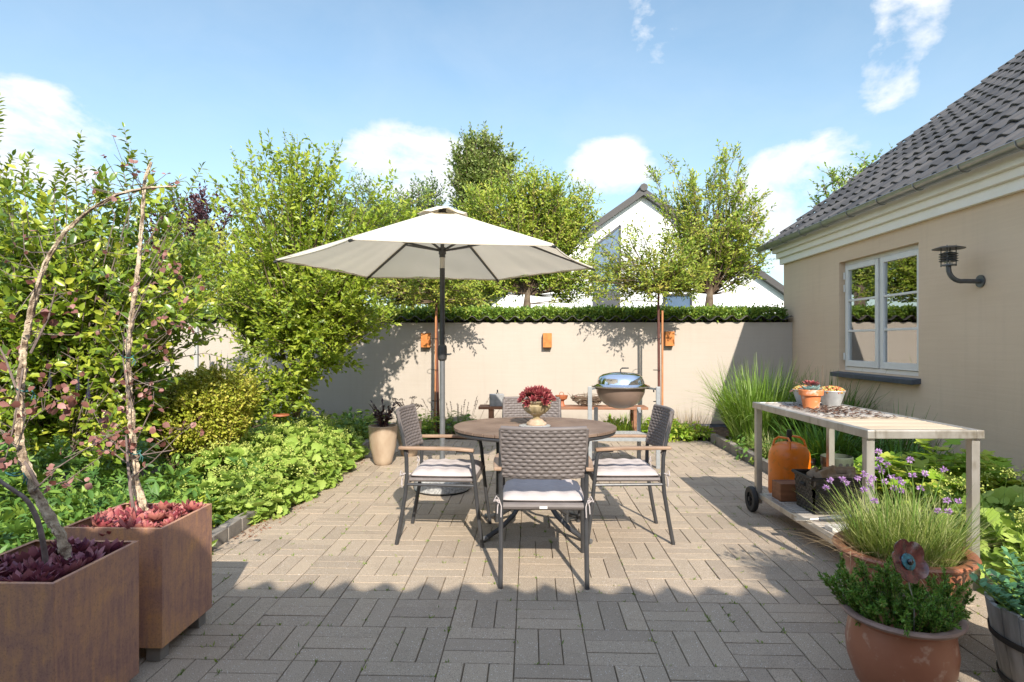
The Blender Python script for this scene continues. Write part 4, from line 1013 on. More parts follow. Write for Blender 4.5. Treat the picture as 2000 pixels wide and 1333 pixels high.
for (sx, sy) in ((-1, -1), (1, -1), (-1, 1), (1, 1)):
    x_ = sx*hx_ if sy < 0 else sx*.245
    MB().span(x_-.022, x_+.022, sy*.24-.012, sy*.24+.012, 0, .872 if sy < 0 else .60).build('leg', M['galv'], bq, bevel=.003, smooth=False)
fm = MB(); fm.span(-hx_+.022, hx_-.022, -.245, -.235, .29, .325); fm.span(-.223, .223, .235, .245, .29, .325)
for s in (-1, 1): fm.bar((s*hx_, -.228, .31), (s*.245, .228, .31), .012, .035); fm.bar((s*hx_*.98, -.228, .845), (s*.2, .05, .845), .012, .02)
fm.build('frame', M['galv'], bq, smooth=False)
MB().add([(-hx_, -.228, .332), (hx_, -.228, .332), (.245, .228, .332), (-.245, .228, .332)], [(0, 1, 2, 3)]).build('shelf', M['granite'], bq, smooth=False).modifiers.new('s', 'SOLIDIFY').thickness = .012
MB().tube([(RB+.02, -.05, .85), (RB+.08, -.06, .84), (RB+.085, -.05, .80)], .008, 8).build('side_handle', M['black'], bq)

# ------------------------------------------------------------------ bench with ornaments
b0 = at(936, 795, 8.5); b1 = at(1262, 795, 8.5); BZ = .455
bn = empty('garden_bench', ((b0.x+b1.x)/2, 8.5, 0), 0, 'low reddish-brown plank bench against the cream wall, holding garden ornaments', 'bench')
L2 = (b1.x-b0.x)/2
for y_ in (-.085, .085): MB().span(-L2, L2, y_-.078, y_+.078, BZ-.036, BZ).build('plank', M['benchwood'], bn, bevel=.005, smooth=False)
for s in (-1, 1):
    for y_ in (-.12, .12): MB().span(s*(L2-.17)-.03, s*(L2-.17)+.03, y_-.03, y_+.03, 0.02, BZ-.036).build('leg', M['benchwood'], bn, bevel=.004, smooth=False)
    MB().span(s*(L2-.17)-.02, s*(L2-.17)+.02, -.09, .09, BZ-.10, BZ-.036).build('cross_rail', M['benchwood'], bn, smooth=False)
p = at(970, 780, 8.45)
cc = empty('concrete_oil_lamp', (p.x, 8.48, BZ), .12, 'grey concrete cube oil lamp with a short dark wick, left end of the bench', 'oil lamp')
MB().span(-.10, .10, -.08, .08, 0, .165).build('block', M['concrete'], cc, bevel=.008, smooth=False)
MB().tube([(0.01, 0, .165), (0.01, 0, .185)], .022, 12).build('burner', M['steel'], cc); MB().tube([(0.01, 0, .185), (0.01, 0, .225)], .010, 8).build('wick', M['black'], cc)
p = at(1097, 790, 8.45)
ol = empty('terracotta_oil_lamp', (p.x, 8.48, BZ), 0, 'small terracotta pedestal bowl with a ring handle, on the bench behind the urn', 'bowl')
MB().lathe([(0, 0), (.052, 0), (.05, .01), (.038, .03), (.034, .07), (.04, .08), (.075, .10), (.088, .135), (.09, .15), (.082, .15), (.06, .12), (0, .115)], (0, 0, 0), 28).build('pedestal_bowl', M['clay'], ol)
MB().tube([(.03*math.cos(t), 0, .165+.03*math.sin(t)) for t in np.linspace(0, 2*PI, 13)], .005, 6).build('ring_handle', M['clay'], ol)
p = at(1150, 790, 8.45); rng = np.random.default_rng(4)
wr = empty('twig_nest', (p.x, 8.48, BZ), 0, 'bowl-shaped nest of brown twigs with dried red flowers on the bench', 'twig nest')
tw = MB()
for i in range(95):
    R_ = .10+.15*rng.random(); z_ = .015+(R_-.1)*.75+rng.normal()*.008; a0 = rng.random()*2*PI; ln = .8+2.4*rng.random()
    tw.tube([((R_+.012*math.sin(5*a+i))*math.cos(a), (R_+.012*math.sin(5*a+i))*.55*math.sin(a), z_+.018*math.sin(2*a+i)) for a in np.linspace(a0, a0+ln, 9)], .0038, 4, cap=False)
for i in range(14):
    a = rng.random()*2*PI; tw.tube([(.2*math.cos(a), .12*math.sin(a), .08), (.3*math.cos(a), .17*math.sin(a), .13+.1*rng.random())], [.004, .002], 4, cap=False)
tw.build('twigs', M['twig'], wr)
fl = []
for i in range(60):
    c_ = [(-.03, .09), (.03, .11), (.20, .20), (.15, .16), (.22, .27), (-.17, .12)][i % 6]; d = unit(rng.normal(size=3))
    fl.append((np.array([c_[0], -.03, c_[1]])+d*.012, d, rng.normal(size=3), .03, .022))
flush(fl, 'dried_flowers', M['l_pink'], wr, 'broad')

# ------------------------------------------------------------------ work cart and what it carries
CR = rad(1.6); CX, CY = 2.11, 4.10
ct_ = empty('work_cart', (CX, CY, 0), CR, 'long steel potting trolley with slatted wooden top, lower shelf and black wheels', 'trolley')
hw_, hl, TH = .315, .785, .868
def cb(mb, name, m, **k): return mb.build(name, m, ct_, **k)
m = MB(); t_ = .042
m.span(-hw_, -hw_+t_, -hl, hl, TH-.045, TH); m.span(hw_-t_, hw_, -hl, hl, TH-.045, TH); m.span(-hw_+t_, hw_-t_, -hl, -hl+t_, TH-.045, TH); m.span(-hw_+t_, hw_-t_, hl-t_, hl, TH-.045, TH)
cb(m, 'top_frame', M['steel'], bevel=.003, smooth=False)
SH = .165
m = MB(); lx = hw_-.03; ly = hl-.10
m.span(-lx-.02, -lx+.02, -ly, ly, SH-.04, SH); m.span(lx-.02, lx+.02, -ly, ly, SH-.04, SH); m.span(-lx+.02, lx-.02, -ly-.02, -ly+.02, SH-.04, SH-.001); m.span(-lx+.02, lx-.02, ly-.02, ly+.02, SH-.04, SH-.001)
cb(m, 'shelf_frame', M['steel'], bevel=.003, smooth=False)
for (sx, sy) in ((-1, -1), (1, -1), (-1, 1), (1, 1)):
    yy = sy*(hl-.045); zb = 0.0 if sy < 0 else .075
    MB().span(sx*(lx)-.0225, sx*(lx)+.0225, yy-.0225, yy+.0225, zb, TH-.046).build('leg', M['steel'], ct_, bevel=.003, smooth=False)
for mat_, a, b, nm in ((M['yellowslat'], -hl+t_+.004, -.16, 'top_slats'), (M['paleslat'], -.16, hl-t_-.004, 'top_slats')):
    m = MB(); y = a
    while y < b-.016: m.span(-hw_+t_+.001, hw_-t_-.001, y+.0012, y+.0185, TH-.02, TH-.003+random.uniform(-.001, .001)); y += .0205
    cb(m, nm, mat_, smooth=False)
m = MB(); y = -ly+.03
while y < ly-.04: m.span(-lx+.02, lx-.02, y, y+.034, SH-.018, SH-.004); y += .046
cb(m, 'shelf_slats', M['paleslat'], smooth=False)
for s in (-1, 1):
    wx = s*(hw_+.012); m = MB(); yy = hl-.02
    prof = [(.055, -.018), (.092, -.02), (.099, -.012), (.1, 0), (.099, .012), (.092, .02), (.055, .018)]
    for pr in (prof,):
        vs = []; n = 36
        for (r, o) in pr:
            for j in range(n): a = 2*PI*j/n; vs.append((wx+o, yy+r*math.cos(a), .1+r*math.sin(a)))
        k = len(pr); m.add(vs, [(i*n+j, i*n+(j+1) % n, (i+1)*n+(j+1) % n, (i+1)*n+j) for i in range(k-1) for j in range(n)]+[((k-1)*n+j, (k-1)*n+(j+1) % n, (j+1) % n, j) for j in range(n)])
    wh_ = m.build('wheel', M['black'], ct_)
    r_ = MB(); r_.tube([(wx-s*.03, yy, .1), (wx+s*.024, yy, .1)], .017, 14); 
    for q in range(5): a = q*2*PI/5; r_.bar((wx, yy+.012*math.cos(a), .1+.012*math.sin(a)), (wx, yy+.058*math.cos(a), .1+.058*math.sin(a)), .02, .014)
    r_.build('hub', M['plastic'], wh_)
# bark crumbs over the far half
rng = np.random.default_rng(8); n = 420
P = np.stack([rng.uniform(-.24, .24, n), rng.normal(.18, .25, n), np.full(n, TH+.004)], 1); P[:, 1] = np.clip(P[:, 1], -.25, .7); R3 = np.array(Matrix.Rotation(CR, 3, 'Z')); P = P @ R3.T+np.array([CX, CY, 0])
cr_ = leaves_obj('bark_litter', P, np.stack([rng.normal(size=n), rng.normal(size=n), np.zeros(n)], 1), np.array([0, 0, 1])+rng.normal(size=(n, 3))*.15, .016+.03*rng.random(n), .012+.02*rng.random(n), M['l_bark'] if 'l_bark' in M else None, None, 'simple')
M['l_bark'] = leaf_mat('bark_flake', [(0.06, 0.03, 0.02), (0.17, 0.09, 0.055)], .8, .03, .2, (.1, .05, .03)); cr_.data.materials.append(M['l_bark'])
tag(cr_, 'scattered dark bark crumbs on the far half of the trolley top', 'bark litter', None, 'stuff')

def flower_pot(x, y, z, r0, r1, h, rimh, m, name, lab, cat, group=None, rt=.008, n=36):
    o = empty(name, (x, y, z), 0, lab, cat, group)
    MB().lathe([(0, 0), (r0, 0), (r0+(r1-r0)*(1-rimh/h)*.98, h-rimh), (r1+rt, h-rimh), (r1+rt*1.3, h-.004), (r1+rt*.6, h), (r1-.004, h), (r1-.008, h-.015), (r1-.02, h-.03), (0, h-.025)], (0, 0, 0), n).build('pot', m, o)
    return o
tpz = TH-.002
p1 = at(1584, 796, 4.46); pot1 = flower_pot(p1.x, 4.46, tpz, .053, .074, .135, .04, M['terraold'], 'terracotta_pot', 'small weathered orange terracotta pot in front of two zinc pots on the trolley top', 'flower pot')
p2 = at(1612, 794, 4.62); pot2 = empty('zinc_pot', (p2.x+.035, 4.60, tpz), 0, 'conical zinc pot of yellow and red stonecrop, right of the terracotta pot on the trolley', 'flower pot', 'zinc pots on the trolley')
MB().lathe([(0, 0), (.058, 0), (.095, .112), (.099, .114), (.097, .118), (.09, .116), (.085, .10), (0, .10)], (0, 0, 0), 36).build('pot', M['zincpot'], pot2)
pot3 = copy_tree(pot2); p3 = at(1572, 794, 4.70); pot3.location = (p3.x, 4.68, tpz); pot3['label'] = 'conical zinc pot of red stonecrop, left behind the terracotta pot on the trolley'
def beads(o, cx, cz, R, n, rng, nm='stonecrop'):
    P = []; 
    d = unit(rng.normal(size=(n, 3))); d[:, 2] = np.abs(d[:, 2]); P = d*np.array([R, R, R*.45])+np.array([cx, 0, cz])
    T = MB()
    for p in P: T.sphere(p, .0065+.004*rng.random(), 6, 4)
    ob = T.build(nm, M['succ_mix'], o, sharp=None); a = ob.data.attributes.new('rnd', 'FLOAT', 'FACE')
    a.data.foreach_set('value', np.repeat(rng.random(n), 24).astype(np.float32)); return ob
rng = np.random.default_rng(31)
beads(pot2, 0, .105, .088, 190, rng); beads(pot3, 0, .105, .09, 190, rng)
rz_ = rosette('blue_houseleek', rng, .075, M['succ_blue'], wide=.6); rz_.parent = pot1; rz_.location = (0, 0, .125)
rz_ = rosette('red_houseleek', rng, .06, M['succ_urn'], wide=.5); rz_.parent = pot1; rz_.location = (.02, .04, .165)
lv = []
for i in range(16): a = rng.random()*6.28; lv.append((np.array([-.03+.04*math.cos(a), .0+.03*math.sin(a), .11]), np.array([-.6+.8*math.cos(a), math.sin(a), -.1]), np.array([0, 0, 1.0]), .06, .02))
flush(lv, 'dry_leaves', M['l_pink'], pot3, 'broad')
tw = MB(); tw.tube([(-.03, .02, .12), (-.07, .02, .17), (-.12, .02, .19)], [.003, .0025, .0015], 4); tw.tube([(.08, .03, .1), (.10, .03, .22), (.095, .03, .31)], [.003, .002, .0015], 4); tw.build('dry_twig', M['twig'], pot1)

# gas bottle on the ground beyond the trolley
gp = gnd(1537, 984); gbx, gby = 2.16, 5.10
gb = empty('gas_bottle', (gbx, gby, 0), .3, 'orange gas bottle with carrying collar, standing behind the basket of logs', 'gas bottle')
MB().lathe([(0, .03), (.11, .03), (.145, .055), (.163, .10), (.163, .38), (.157, .43), (.135, .475), (.09, .505), (.03, .518), (0, .52)], (0, 0, 0), 48).build('body', M['orange'], gb)
MB().lathe([(.115, 0), (.125, 0), (.125, .05), (.115, .05), (.115, 0)], (0, 0, 0), 36).build('foot_ring', M['orange'], gb)
for k in range(2):
    a = k*PI+.2; h = MB(); c0, s0 = math.cos(a), math.sin(a); R_ = Matrix.Rotation(a, 3, 'Z')
    h.tube([R_ @ Vector(v) for v in ((.10, -.085, .465), (.085, -.075, .53), (.07, -.045, .555), (.07, .045, .555), (.085, .075, .53), (.10, .085, .465))], .009, 8); h.build('carry_handle', M['orange'], gb)
v = MB(); v.tube([(0, 0, .51), (0, 0, .57)], [.022, .018], 12); v.tube([(0, 0, .565), (0, 0, .615)], [.024, .02], 12); v.build('valve', M['plastic'], gb)
v = MB(); v.tube([(.10, -.10, .36), (.13, -.13, .36)], .018, 10); v.tube([(.128, -.128, .34), (.128, -.128, .39)], .016, 10); v.build('side_tap', M['plastic'], gb)
# perforated metal fire drum
dr = empty('perforated_drum', (2.50, 5.0, 0.02), 0, 'grey-green metal drum with round holes below its rim, right of the orange gas bottle', 'drum')
MB().lathe([(0, 0), (.105, 0), (.11, .30), (.118, .33), (.12, .395), (.113, .40), (.108, .33), (.1, .05), (0, .05)], (0, 0, 0), 40).build('drum', pm('greygreen_metal', (.07, .085, .06), (.12, .14, .10), 8, .5, metal=.4), dr)
hl_ = MB()
for k in range(14):
    a = 2*PI*k/14; c_ = Vector((.116*math.cos(a), .116*math.sin(a), .345)); d_ = Vector((math.cos(a), math.sin(a), 0)); hl_.tube([c_-d_*.01, c_+d_*.004], .014, 10)
hl_.build('vent_holes', M['black'], dr)
# wooden box on shelf
def cart_pt(px, py, z):
    p = gnd(px, py, z); return p
wb = empty('wooden_box', (1.955, 4.615, SH-.003), CR, 'small reddish-brown wooden box in front of the gas bottle, on the trolley shelf', 'box')
m = MB(); m.span(-.10, .10, -.075, -.063, 0, .13); m.span(-.10, .10, .063, .075, 0, .13); m.span(-.10, -.088, -.063, .063, 0, .13); m.span(.088, .10, -.063, .063, 0, .13); m.span(-.088, .088, -.063, .063, 0, .01)
m.build('body', M['rustwood'], wb, bevel=.002, smooth=False)
lid_ = MB(); lid_.span(-.088, .088, -.062, .062, .118, .127); lid_.build('lid', M['rustwood'], wb, smooth=False)
# woven basket with logs
bk = empty('plastic_basket', (2.12, 4.33, SH-.003), CR, 'black woven plastic basket full of firewood on the trolley shelf', 'basket')
def bwall(m, a, b, h, nrm):
    a, b = Vector(a), Vector(b); L = (b-a).length; nu = max(4, int(L/.022)); nv_ = 11
    def f(u, v_):
        p = a.lerp(b, u); out = Vector(nrm)*(.02*v_); return p+out+Vector((0, 0, h*v_)), Vector(nrm)
    V, Fc = weave_panel(nu, nv_, 4, 4, f, .006, False); m.add(V, Fc)
m = MB(); x, y, H_ = .175, .125, .245
bwall(m, (-x, -y, 0), (x, -y, 0), H_, (0, -1, 0)); bwall(m, (x, -y, 0), (x, y, 0), H_, (1, 0, 0)); bwall(m, (x, y, 0), (-x, y, 0), H_, (0, 1, 0)); bwall(m, (-x, y, 0), (-x, -y, 0), H_, (-1, 0, 0))
m.span(-x+.004, x-.004, -y+.004, y-.004, 0, .01)
m.build('wicker_body', M['plastic'], bk, sharp=60)
rm_ = MB(); X_, Y_ = x+.022, y+.022; rm_.tube([(-X_, -Y_, H_), (X_, -Y_, H_), (X_, Y_, H_), (-X_, Y_, H_), (-X_, -Y_, H_)], .012, 8); rm_.build('rim', M['plastic'], bk)
ho = MB(); ho.tube([(-X_+.004, -.03, H_-.06), (-X_+.004, .03, H_-.06)], .013, 8); ho.build('handle_opening', M['dark'], bk)
R3m = Matrix.Rotation(CR, 3, 'Z')
rng = np.random.default_rng(15)
for i, (dx, dy, dz, ln, rr, an) in enumerate([(-.07, -.06, .20, .22, .045, .3), (.06, -.05, .21, .24, .05, -.25), (0, .06, .20, .26, .045, .05), (-.03, 0, .255, .2, .042, .6), (.08, .03, .262, .2, .04, -.5), (-.09, .07, .245, .16, .035, 1.0), (.12, -.06, .26, .12, .036, 1.3)]):
    lg = MB(); n = 9; vs = []; prof = [rr*(.75+.35*rng.random()) for _ in range(n)]
    for t in (0, .3, .7, 1): 
        for j in range(n): a = 2*PI*j/n; r_ = prof[j]*(.93+.12*rng.random()); vs.append(((t-.5)*ln, r_*math.cos(a), r_*math.sin(a)*.8))
    lg.add(vs, [(q*n+j, q*n+(j+1) % n, (q+1)*n+(j+1) % n, (q+1)*n+j) for q in range(3) for j in range(n)]+[tuple(range(n))[::-1], tuple(3*n+j for j in range(n))])
    o = lg.build('firewood_log', M['log'], None, sharp=30); p_ = R3m @ Vector((dx, dy, 0)); o.location = (2.12+p_.x, 4.33+p_.y, SH+dz); o.rotation_euler = (rng.random()*6, rng.normal()*.12, an)
    tag(o, ['split log lowest at the front left of the black basket', 'split log lowest at the front right of the black basket', 'split log lowest at the back of the black basket', 'pale split log lying across the middle of the heaped basket', 'topmost split log at the right of the heaped basket', 'short split log resting on the left rim of the basket', 'thin short log end poking out at the basket front right'][i], 'log', 'firewood logs in the black basket')
# tools and boards on the near shelf
m = MB(); m.tube([(-.12, .03, .02), (-.04, 0, .03), (.06, -.01, .035), (.14, 0, .03)], [.010, .015, .017, .012], 10); o = empty('hand_trowel', (2.02, 4.02, SH), .2, 'dark-handled hand trowel lying on the trolley shelf before the basket', 'trowel'); m.build('handle', M['sill'], o)
m = MB(); m.tube([(-.12, .03, .02), (-.17, .05, .012)], .005, 6); m.box((-.21, .065, .01), (.10, .06, .004), Matrix.Rotation(-.4, 3, 'Z')); m.build('blade', M['steel'], o)
for i, (x_, y_, z_, a_, s_, lb) in enumerate([(2.02, 3.86, .0, .1, (.30, .085, .028), 'pale wooden board lying across the trolley shelf, bottom of the loose boards'),
                                              (2.10, 3.77, .0, -.15, (.34, .06, .028), 'grey wooden batten lying nearest the near legs of the trolley shelf'),
                                              (2.12, 3.84, .03, .35, (.26, .06, .022), 'pale wooden offcut lying slantwise on top of the boards on the trolley shelf')]):
    o = MB().box((0, 0, s_[2]/2), s_).build('wooden_board', M['whitewood'], None, bevel=.003, smooth=False); o.location = (x_, y_, SH-.003+z_); o.rotation_euler = (0, 0, a_); tag(o, lb, 'board', 'loose boards on the trolley shelf')

# ------------------------------------------------------------------ corten planters with cork-barked shrubs
def planter(x0, x1, y0, y1, z0, z1, lab):
    o = empty('corten_planter', ((x0+x1)/2, (y0+y1)/2, 0), 0, lab, 'planter', 'square rusty steel planters')
    a, b = (x1-x0)/2, (y1-y0)/2; t = .004; m = MB()
    m.span(-a, a, -b, -b+t, z0, z1); m.span(-a, a, b-t, b, z0, z1); m.span(-a, -a+t, -b+t, b-t, z0, z1); m.span(a-t, a, -b+t, b-t, z0, z1); m.span(-a+t, a-t, -b+t, b-t, z0, z0+t)
    # folded rim
    w_ = .012; m.span(-a+t, a-t, -b+t, -b+t+w_, z1-.003, z1-.0005); m.span(-a+t, a-t, b-t-w_, b-t, z1-.003, z1-.0005); m.span(-a+t, -a+t+w_, -b+t+w_, b-t-w_, z1-.003, z1-.0005); m.span(a-t-w_, a-t, -b+t+w_, b-t-w_, z1-.003, z1-.0005)
    m.build('box', M['corten'], o, bevel=.0012, smooth=False)
    so = MB(); N = 20; vs = [(-a+t+.001+(2*a-2*t-.002)*i/N, -b+t+.001+(2*b-2*t-.002)*j/N, z1-.052+random.gauss(0, .004)) for j in range(N+1) for i in range(N+1)]
    so.add(vs, [(j*(N+1)+i, j*(N+1)+i+1, (j+1)*(N+1)+i+1, (j+1)*(N+1)+i) for j in range(N) for i in range(N)]); so.build('soil', M['soil'], o)
    for sx in (-1, 1):
        for sy in (-1, 1): MB().span(sx*(a-.05)-.03, sx*(a-.05)+.03, sy*(b-.05)-.03, sy*(b-.05)+.03, 0.001, z0-.001).build('foot', M['kerb'], o, smooth=False)
    return o
PX0, PX1 = -1.965, -1.545
planter(PX0, PX1, 1.915, 2.345, .035, .558, 'rusty steel cube planter nearest the camera, fully shaded, with purple houseleeks')
planter(PX0-.0, PX1+.012, 2.475, 2.87, .065, .565, 'rusty steel cube planter behind the nearest one, partly sunlit, with red houseleeks')
rng = np.random.default_rng(77)
for (x0, x1, y0, y1, z, m_, nm, lb, grp, cnt, seed, rot) in (
        (PX0+.065, PX1-.065, 1.98, 2.28, .515, M['succ_dark'], 'purple_houseleek', 'purple houseleek rosette, %s in the %s row of the shaded planter', 'purple houseleeks in the front planter', 44, 3, 0),
        (PX0+.065, PX1-.055, 2.54, 2.81, .522, M['succ_red'], 'red_houseleek', 'red houseleek rosette, %s in the %s row of the sunlit planter', 'red houseleeks in the second planter', 46, 5, 0)):
    protos = []
    for v_ in range(4):
        protos.append(rosette(nm, rng, .050+.005*v_, m_, rings=((3, .42, 1.32), (6, .70, 1.08), (8, .95, .74), (9, 1.08, .38)), wide=.54, thick=.22))
    NR, NC = 4, 5; r2 = np.random.default_rng(seed); i = 0
    rows = ['front', 'second', 'third', 'back']; cols = ['leftmost', 'second from left', 'middle one', 'second from right', 'rightmost']
    for a_ in range(NR):
        for b_ in range(NC):
            pr = protos[i % 4]; o = pr if i < 4 else pr.copy()
            if i >= 4: C.objects.link(o)
            o.location = (x0+(x1-x0)*(b_+.5*(a_ % 2)*.8)/(NC-.6)+r2.normal()*.006, y0+(y1-y0)*a_/(NR-1)+r2.normal()*.008, z+abs(r2.normal())*.014)
            o.rotation_euler = (.22+r2.normal()*.28, r2.normal()*.28, r2.random()*6.28); s_ = .75+.4*r2.random(); o.scale = (s_, s_, s_)
            tag(o, lb % (cols[b_], rows[a_]), 'succulent', grp); i += 1
# cork-barked shrubs
def cork_tree(lab, stems, twigs, seedn, leafspots, yb):
    o = empty('corkbark_shrub', stems[0][1][0], 0, lab, 'shrub', 'corkbark shrubs in the planters'); org = Vector(stems[0][1][0])
    rng = np.random.default_rng(seedn); random.seed(seedn)
    fine = []
    for (kind, pts, r0, r1) in stems:
        pts = [Vector(p)-org for p in pts]; dense = []; 
        for a, b in zip(pts[:-1], pts[1:]):
            n = max(2, int((b-a).length/.012))
            for i in range(n): dense.append(a.lerp(b, i/n))
        dense.append(pts[-1]); K = len(dense)
        # smooth the polyline
        for _ in range(6): dense = [dense[0]]+[(dense[i-1]+dense[i]*2+dense[i+1])/4 for i in range(1, K-1)]+[dense[-1]]
        nn_ = 14; vs = []; t = MB(); rid = rng.normal(size=nn_)*.22
        for i, p in enumerate(dense):
            f = i/(K-1); r = r0*(1-f)+r1*f; rid = rid*.55+rng.normal(size=nn_)*(.30 if kind == 'cork' else .03)
            tg = (dense[min(i+1, K-1)]-dense[max(i-1, 0)]).normalized(); u = tg.cross(Vector((0, 1, .2))).normalized(); w_ = tg.cross(u)
            for j in range(nn_): a = 2*PI*j/nn_; vs.append(p+(u*math.cos(a)+w_*math.sin(a))*r*(1+max(-.4, min(.6, rid[j]))))
        t.add(vs, [(i*nn_+j, i*nn_+(j+1) % nn_, (i+1)*nn_+(j+1) % nn_, (i+1)*nn_+j) for i in range(K-1) for j in range(nn_)]+[tuple((K-1)*nn_+j for j in range(nn_))])
        if kind == 'cork':
            for q in range(30):
                i_ = int(K*(.28+.7*rng.random())); p_ = dense[min(i_, K-1)]; d_ = Vector(tuple(unit(rng.normal(size=3)*np.array([1, .6, .6])+np.array([0, 0, .55])))); L_ = .07+.16*rng.random()
                e1 = p_+d_*L_*.5; e2 = e1+(d_+Vector((rng.normal()*.25, rng.normal()*.25, .25))).normalized()*L_*.6; fine.append((p_, e1, e2))
        t.build('stem', M['cork'] if kind == 'cork' else M['cork2'], o, sharp=30)
    tw = MB(); lv = []
    for (p_, e1, e2) in fine:
        tw.tube([p_, e1, e2], [.0019, .0014, .0007], 4, cap=False)
        for _ in range(2): s_ = .014+.012*rng.random(); lv.append((np.array(e2 if rng.random() < .6 else e1), rng.normal(size=3), rng.normal(size=3)+np.array([0, -.6, .4]), s_, s_*.9))
    for (pts, r, nl) in twigs:
        pts = [Vector(p)-org for p in pts]
        tw.tube(pts, np.linspace(r, r*.35, len(pts)), 5)
        # side twiglets and leaves
        for k in range(int(nl*.7)):
            t = .25+.75*rng.random(); sI = min(int(t*(len(pts)-1)), len(pts)-2); f = t*(len(pts)-1)-sI; p = pts[sI].lerp(pts[sI+1], f)
            d = Vector(tuple(unit(rng.normal(size=3)*.7+np.array([0, -.1, .25])))); q = p+d*(.03+.06*rng.random()); tw.tube([p, q], [.0015, .0008], 3, cap=False)
            for _ in range(2):
                s_ = .020+.014*rng.random(); lv.append((np.array(q)+rng.normal(size=3)*.012, rng.normal(size=3)+np.array([0, 0, -.2]), rng.normal(size=3)+np.array([0, -.6, .4]), s_, s_*.95))
    for (p, n, s) in leafspots:
        p = Vector(p)-org; 
        for k in range(n): lv.append((np.array(p)+rng.normal(size=3)*s*.5, rng.normal(size=3), rng.normal(size=3)+np.array([0, -1.2, .6]), s*(.8+.5*rng.random()), s*(.8+.4*rng.random())))
    tw.build('twigs', M['cork2'], o); flush(lv, 'leaves', M['l_pink'], o, 'broad')
    return o
def P_(lst, Y): return [at(x, y, Y) if not isinstance(Y, tuple) else at(x, y, Y[0]+(Y[1]-Y[0])*i/(len(lst)-1)) for i, (x, y) in enumerate(lst)]
Y1, Y2 = 2.16, 2.72
t1 = [(P_([(75, 950), (30, 870), (-10, 830)], Y1), .006, 5), (P_([(66, 960), (110, 915), (180, 870), (240, 840)], Y1), .003, 10), (P_([(60, 960), (130, 940), (200, 890)], Y1+.05), .003, 7),
      (P_([(60, 690), (95, 620), (110, 560)], Y1), .005, 3), (P_([(42, 850), (70, 790), (95, 740), (150, 700)], Y1), .002, 8), (P_([(40, 780), (10, 700), (-20, 640)], Y1), .005, 5),
      (P_([(60, 820), (100, 790), (145, 770)], Y1), .002, 6), (P_([(45, 720), (25, 840), (10, 900)], Y1-.05), .004, 10)]
l1 = [(at(90, 612, Y1), 3, .045), (at(80, 632, Y1), 3, .03), (at(5, 700, Y1), 3, .035), (at(110, 800, Y1), 4, .03), (at(150, 785, Y1), 6, .035), (at(125, 778, Y1), 4, .028), (at(90, 805, Y1), 4, .025), (at(15, 895, Y1), 6, .03), (at(5, 780, Y1), 3, .03), (at(140, 610, Y1), 3, .028)]
cork_tree('corkbark shrub with an arching corky stem and copper leaves in the nearest planter',
          [('cork', P_([(132, 1096), (121, 1055), (92, 1000), (67, 955), (46, 900), (38, 850), (40, 770), (45, 690), (58, 620), (70, 570), (90, 510), (124, 455), (176, 410), (232, 378), (290, 367), (345, 364)], (Y1+.03, Y1-.05)), .0155, .003),
           ('grey', P_([(90, 1102), (86, 1070), (76, 1020), (54, 975), (24, 957), (-20, 925), (-60, 880)], (Y1-.04, Y1-.1)), .010, .005)], t1, 5, l1, Y1)
t2 = [(P_([(262, 930), (300, 900), (350, 850), (380, 828)], Y2), .003, 5), (P_([(262, 900), (310, 865), (372, 830)], Y2), .0025, 7), (P_([(262, 870), (300, 790), (300, 765)], Y2+.02), .003, 5), (P_([(258, 800), (247, 750), (240, 700), (243, 640)], Y2-.03), .004, 4),
      (P_([(258, 630), (272, 600), (284, 575)], Y2-.02), .004, 3), (P_([(250, 890), (205, 850), (180, 800)], Y2), .003, 9), (P_([(255, 910), (215, 880), (170, 880)], Y2), .003, 10), (P_([(255, 700), (310, 660), (370, 620)], Y2+.05), .0018, 6),
      (P_([(262, 600), (330, 570), (390, 555)], Y2+.05), .0018, 5), (P_([(270, 890), (335, 880), (340, 878)], Y2), .003, 3), (P_([(265, 560), (300, 520), (330, 480)], Y2), .0018, 5)]
l2 = [(at(250, 868, Y2), 8, .028), (at(225, 870, Y2), 6, .028), (at(205, 815, Y2), 7, .03), (at(185, 865, Y2), 5, .03), (at(250, 885, Y2), 6, .026), (at(330, 702, Y2), 2, .03), (at(300, 560, Y2), 3, .028), (at(318, 500, Y2), 6, .018), (at(345, 520, Y2), 8, .018), (at(305, 630, Y2), 4, .03),
      (at(335, 640, Y2), 4, .024), (at(305, 825, Y2), 3, .03), (at(272, 772, Y2), 3, .026), (at(290, 765, Y2), 4, .02), (at(235, 800, Y2), 6, .024), (at(375, 640, Y2), 3, .018), (at(365, 590, Y2), 5, .02), (at(262, 840, Y2), 5, .022), (at(400, 560, Y2), 3, .018)]
cork_tree('corkbark shrub with a straight upright corky stem and copper leaves in the second planter',
          [('cork', P_([(285, 1012), (279, 985), (264, 945), (263, 910), (257, 850), (254, 790), (250, 720), (252, 660), (258, 612), (266, 560), (272, 500), (278, 425), (283, 350), (296, 317)], (Y2+.02, Y2)), .0148, .005),
           ('grey', P_([(264, 1012), (255, 960), (250, 905), (246, 850)], (Y2-.05, Y2-.03)), .009, .004)], t2, 9, l2, Y2)
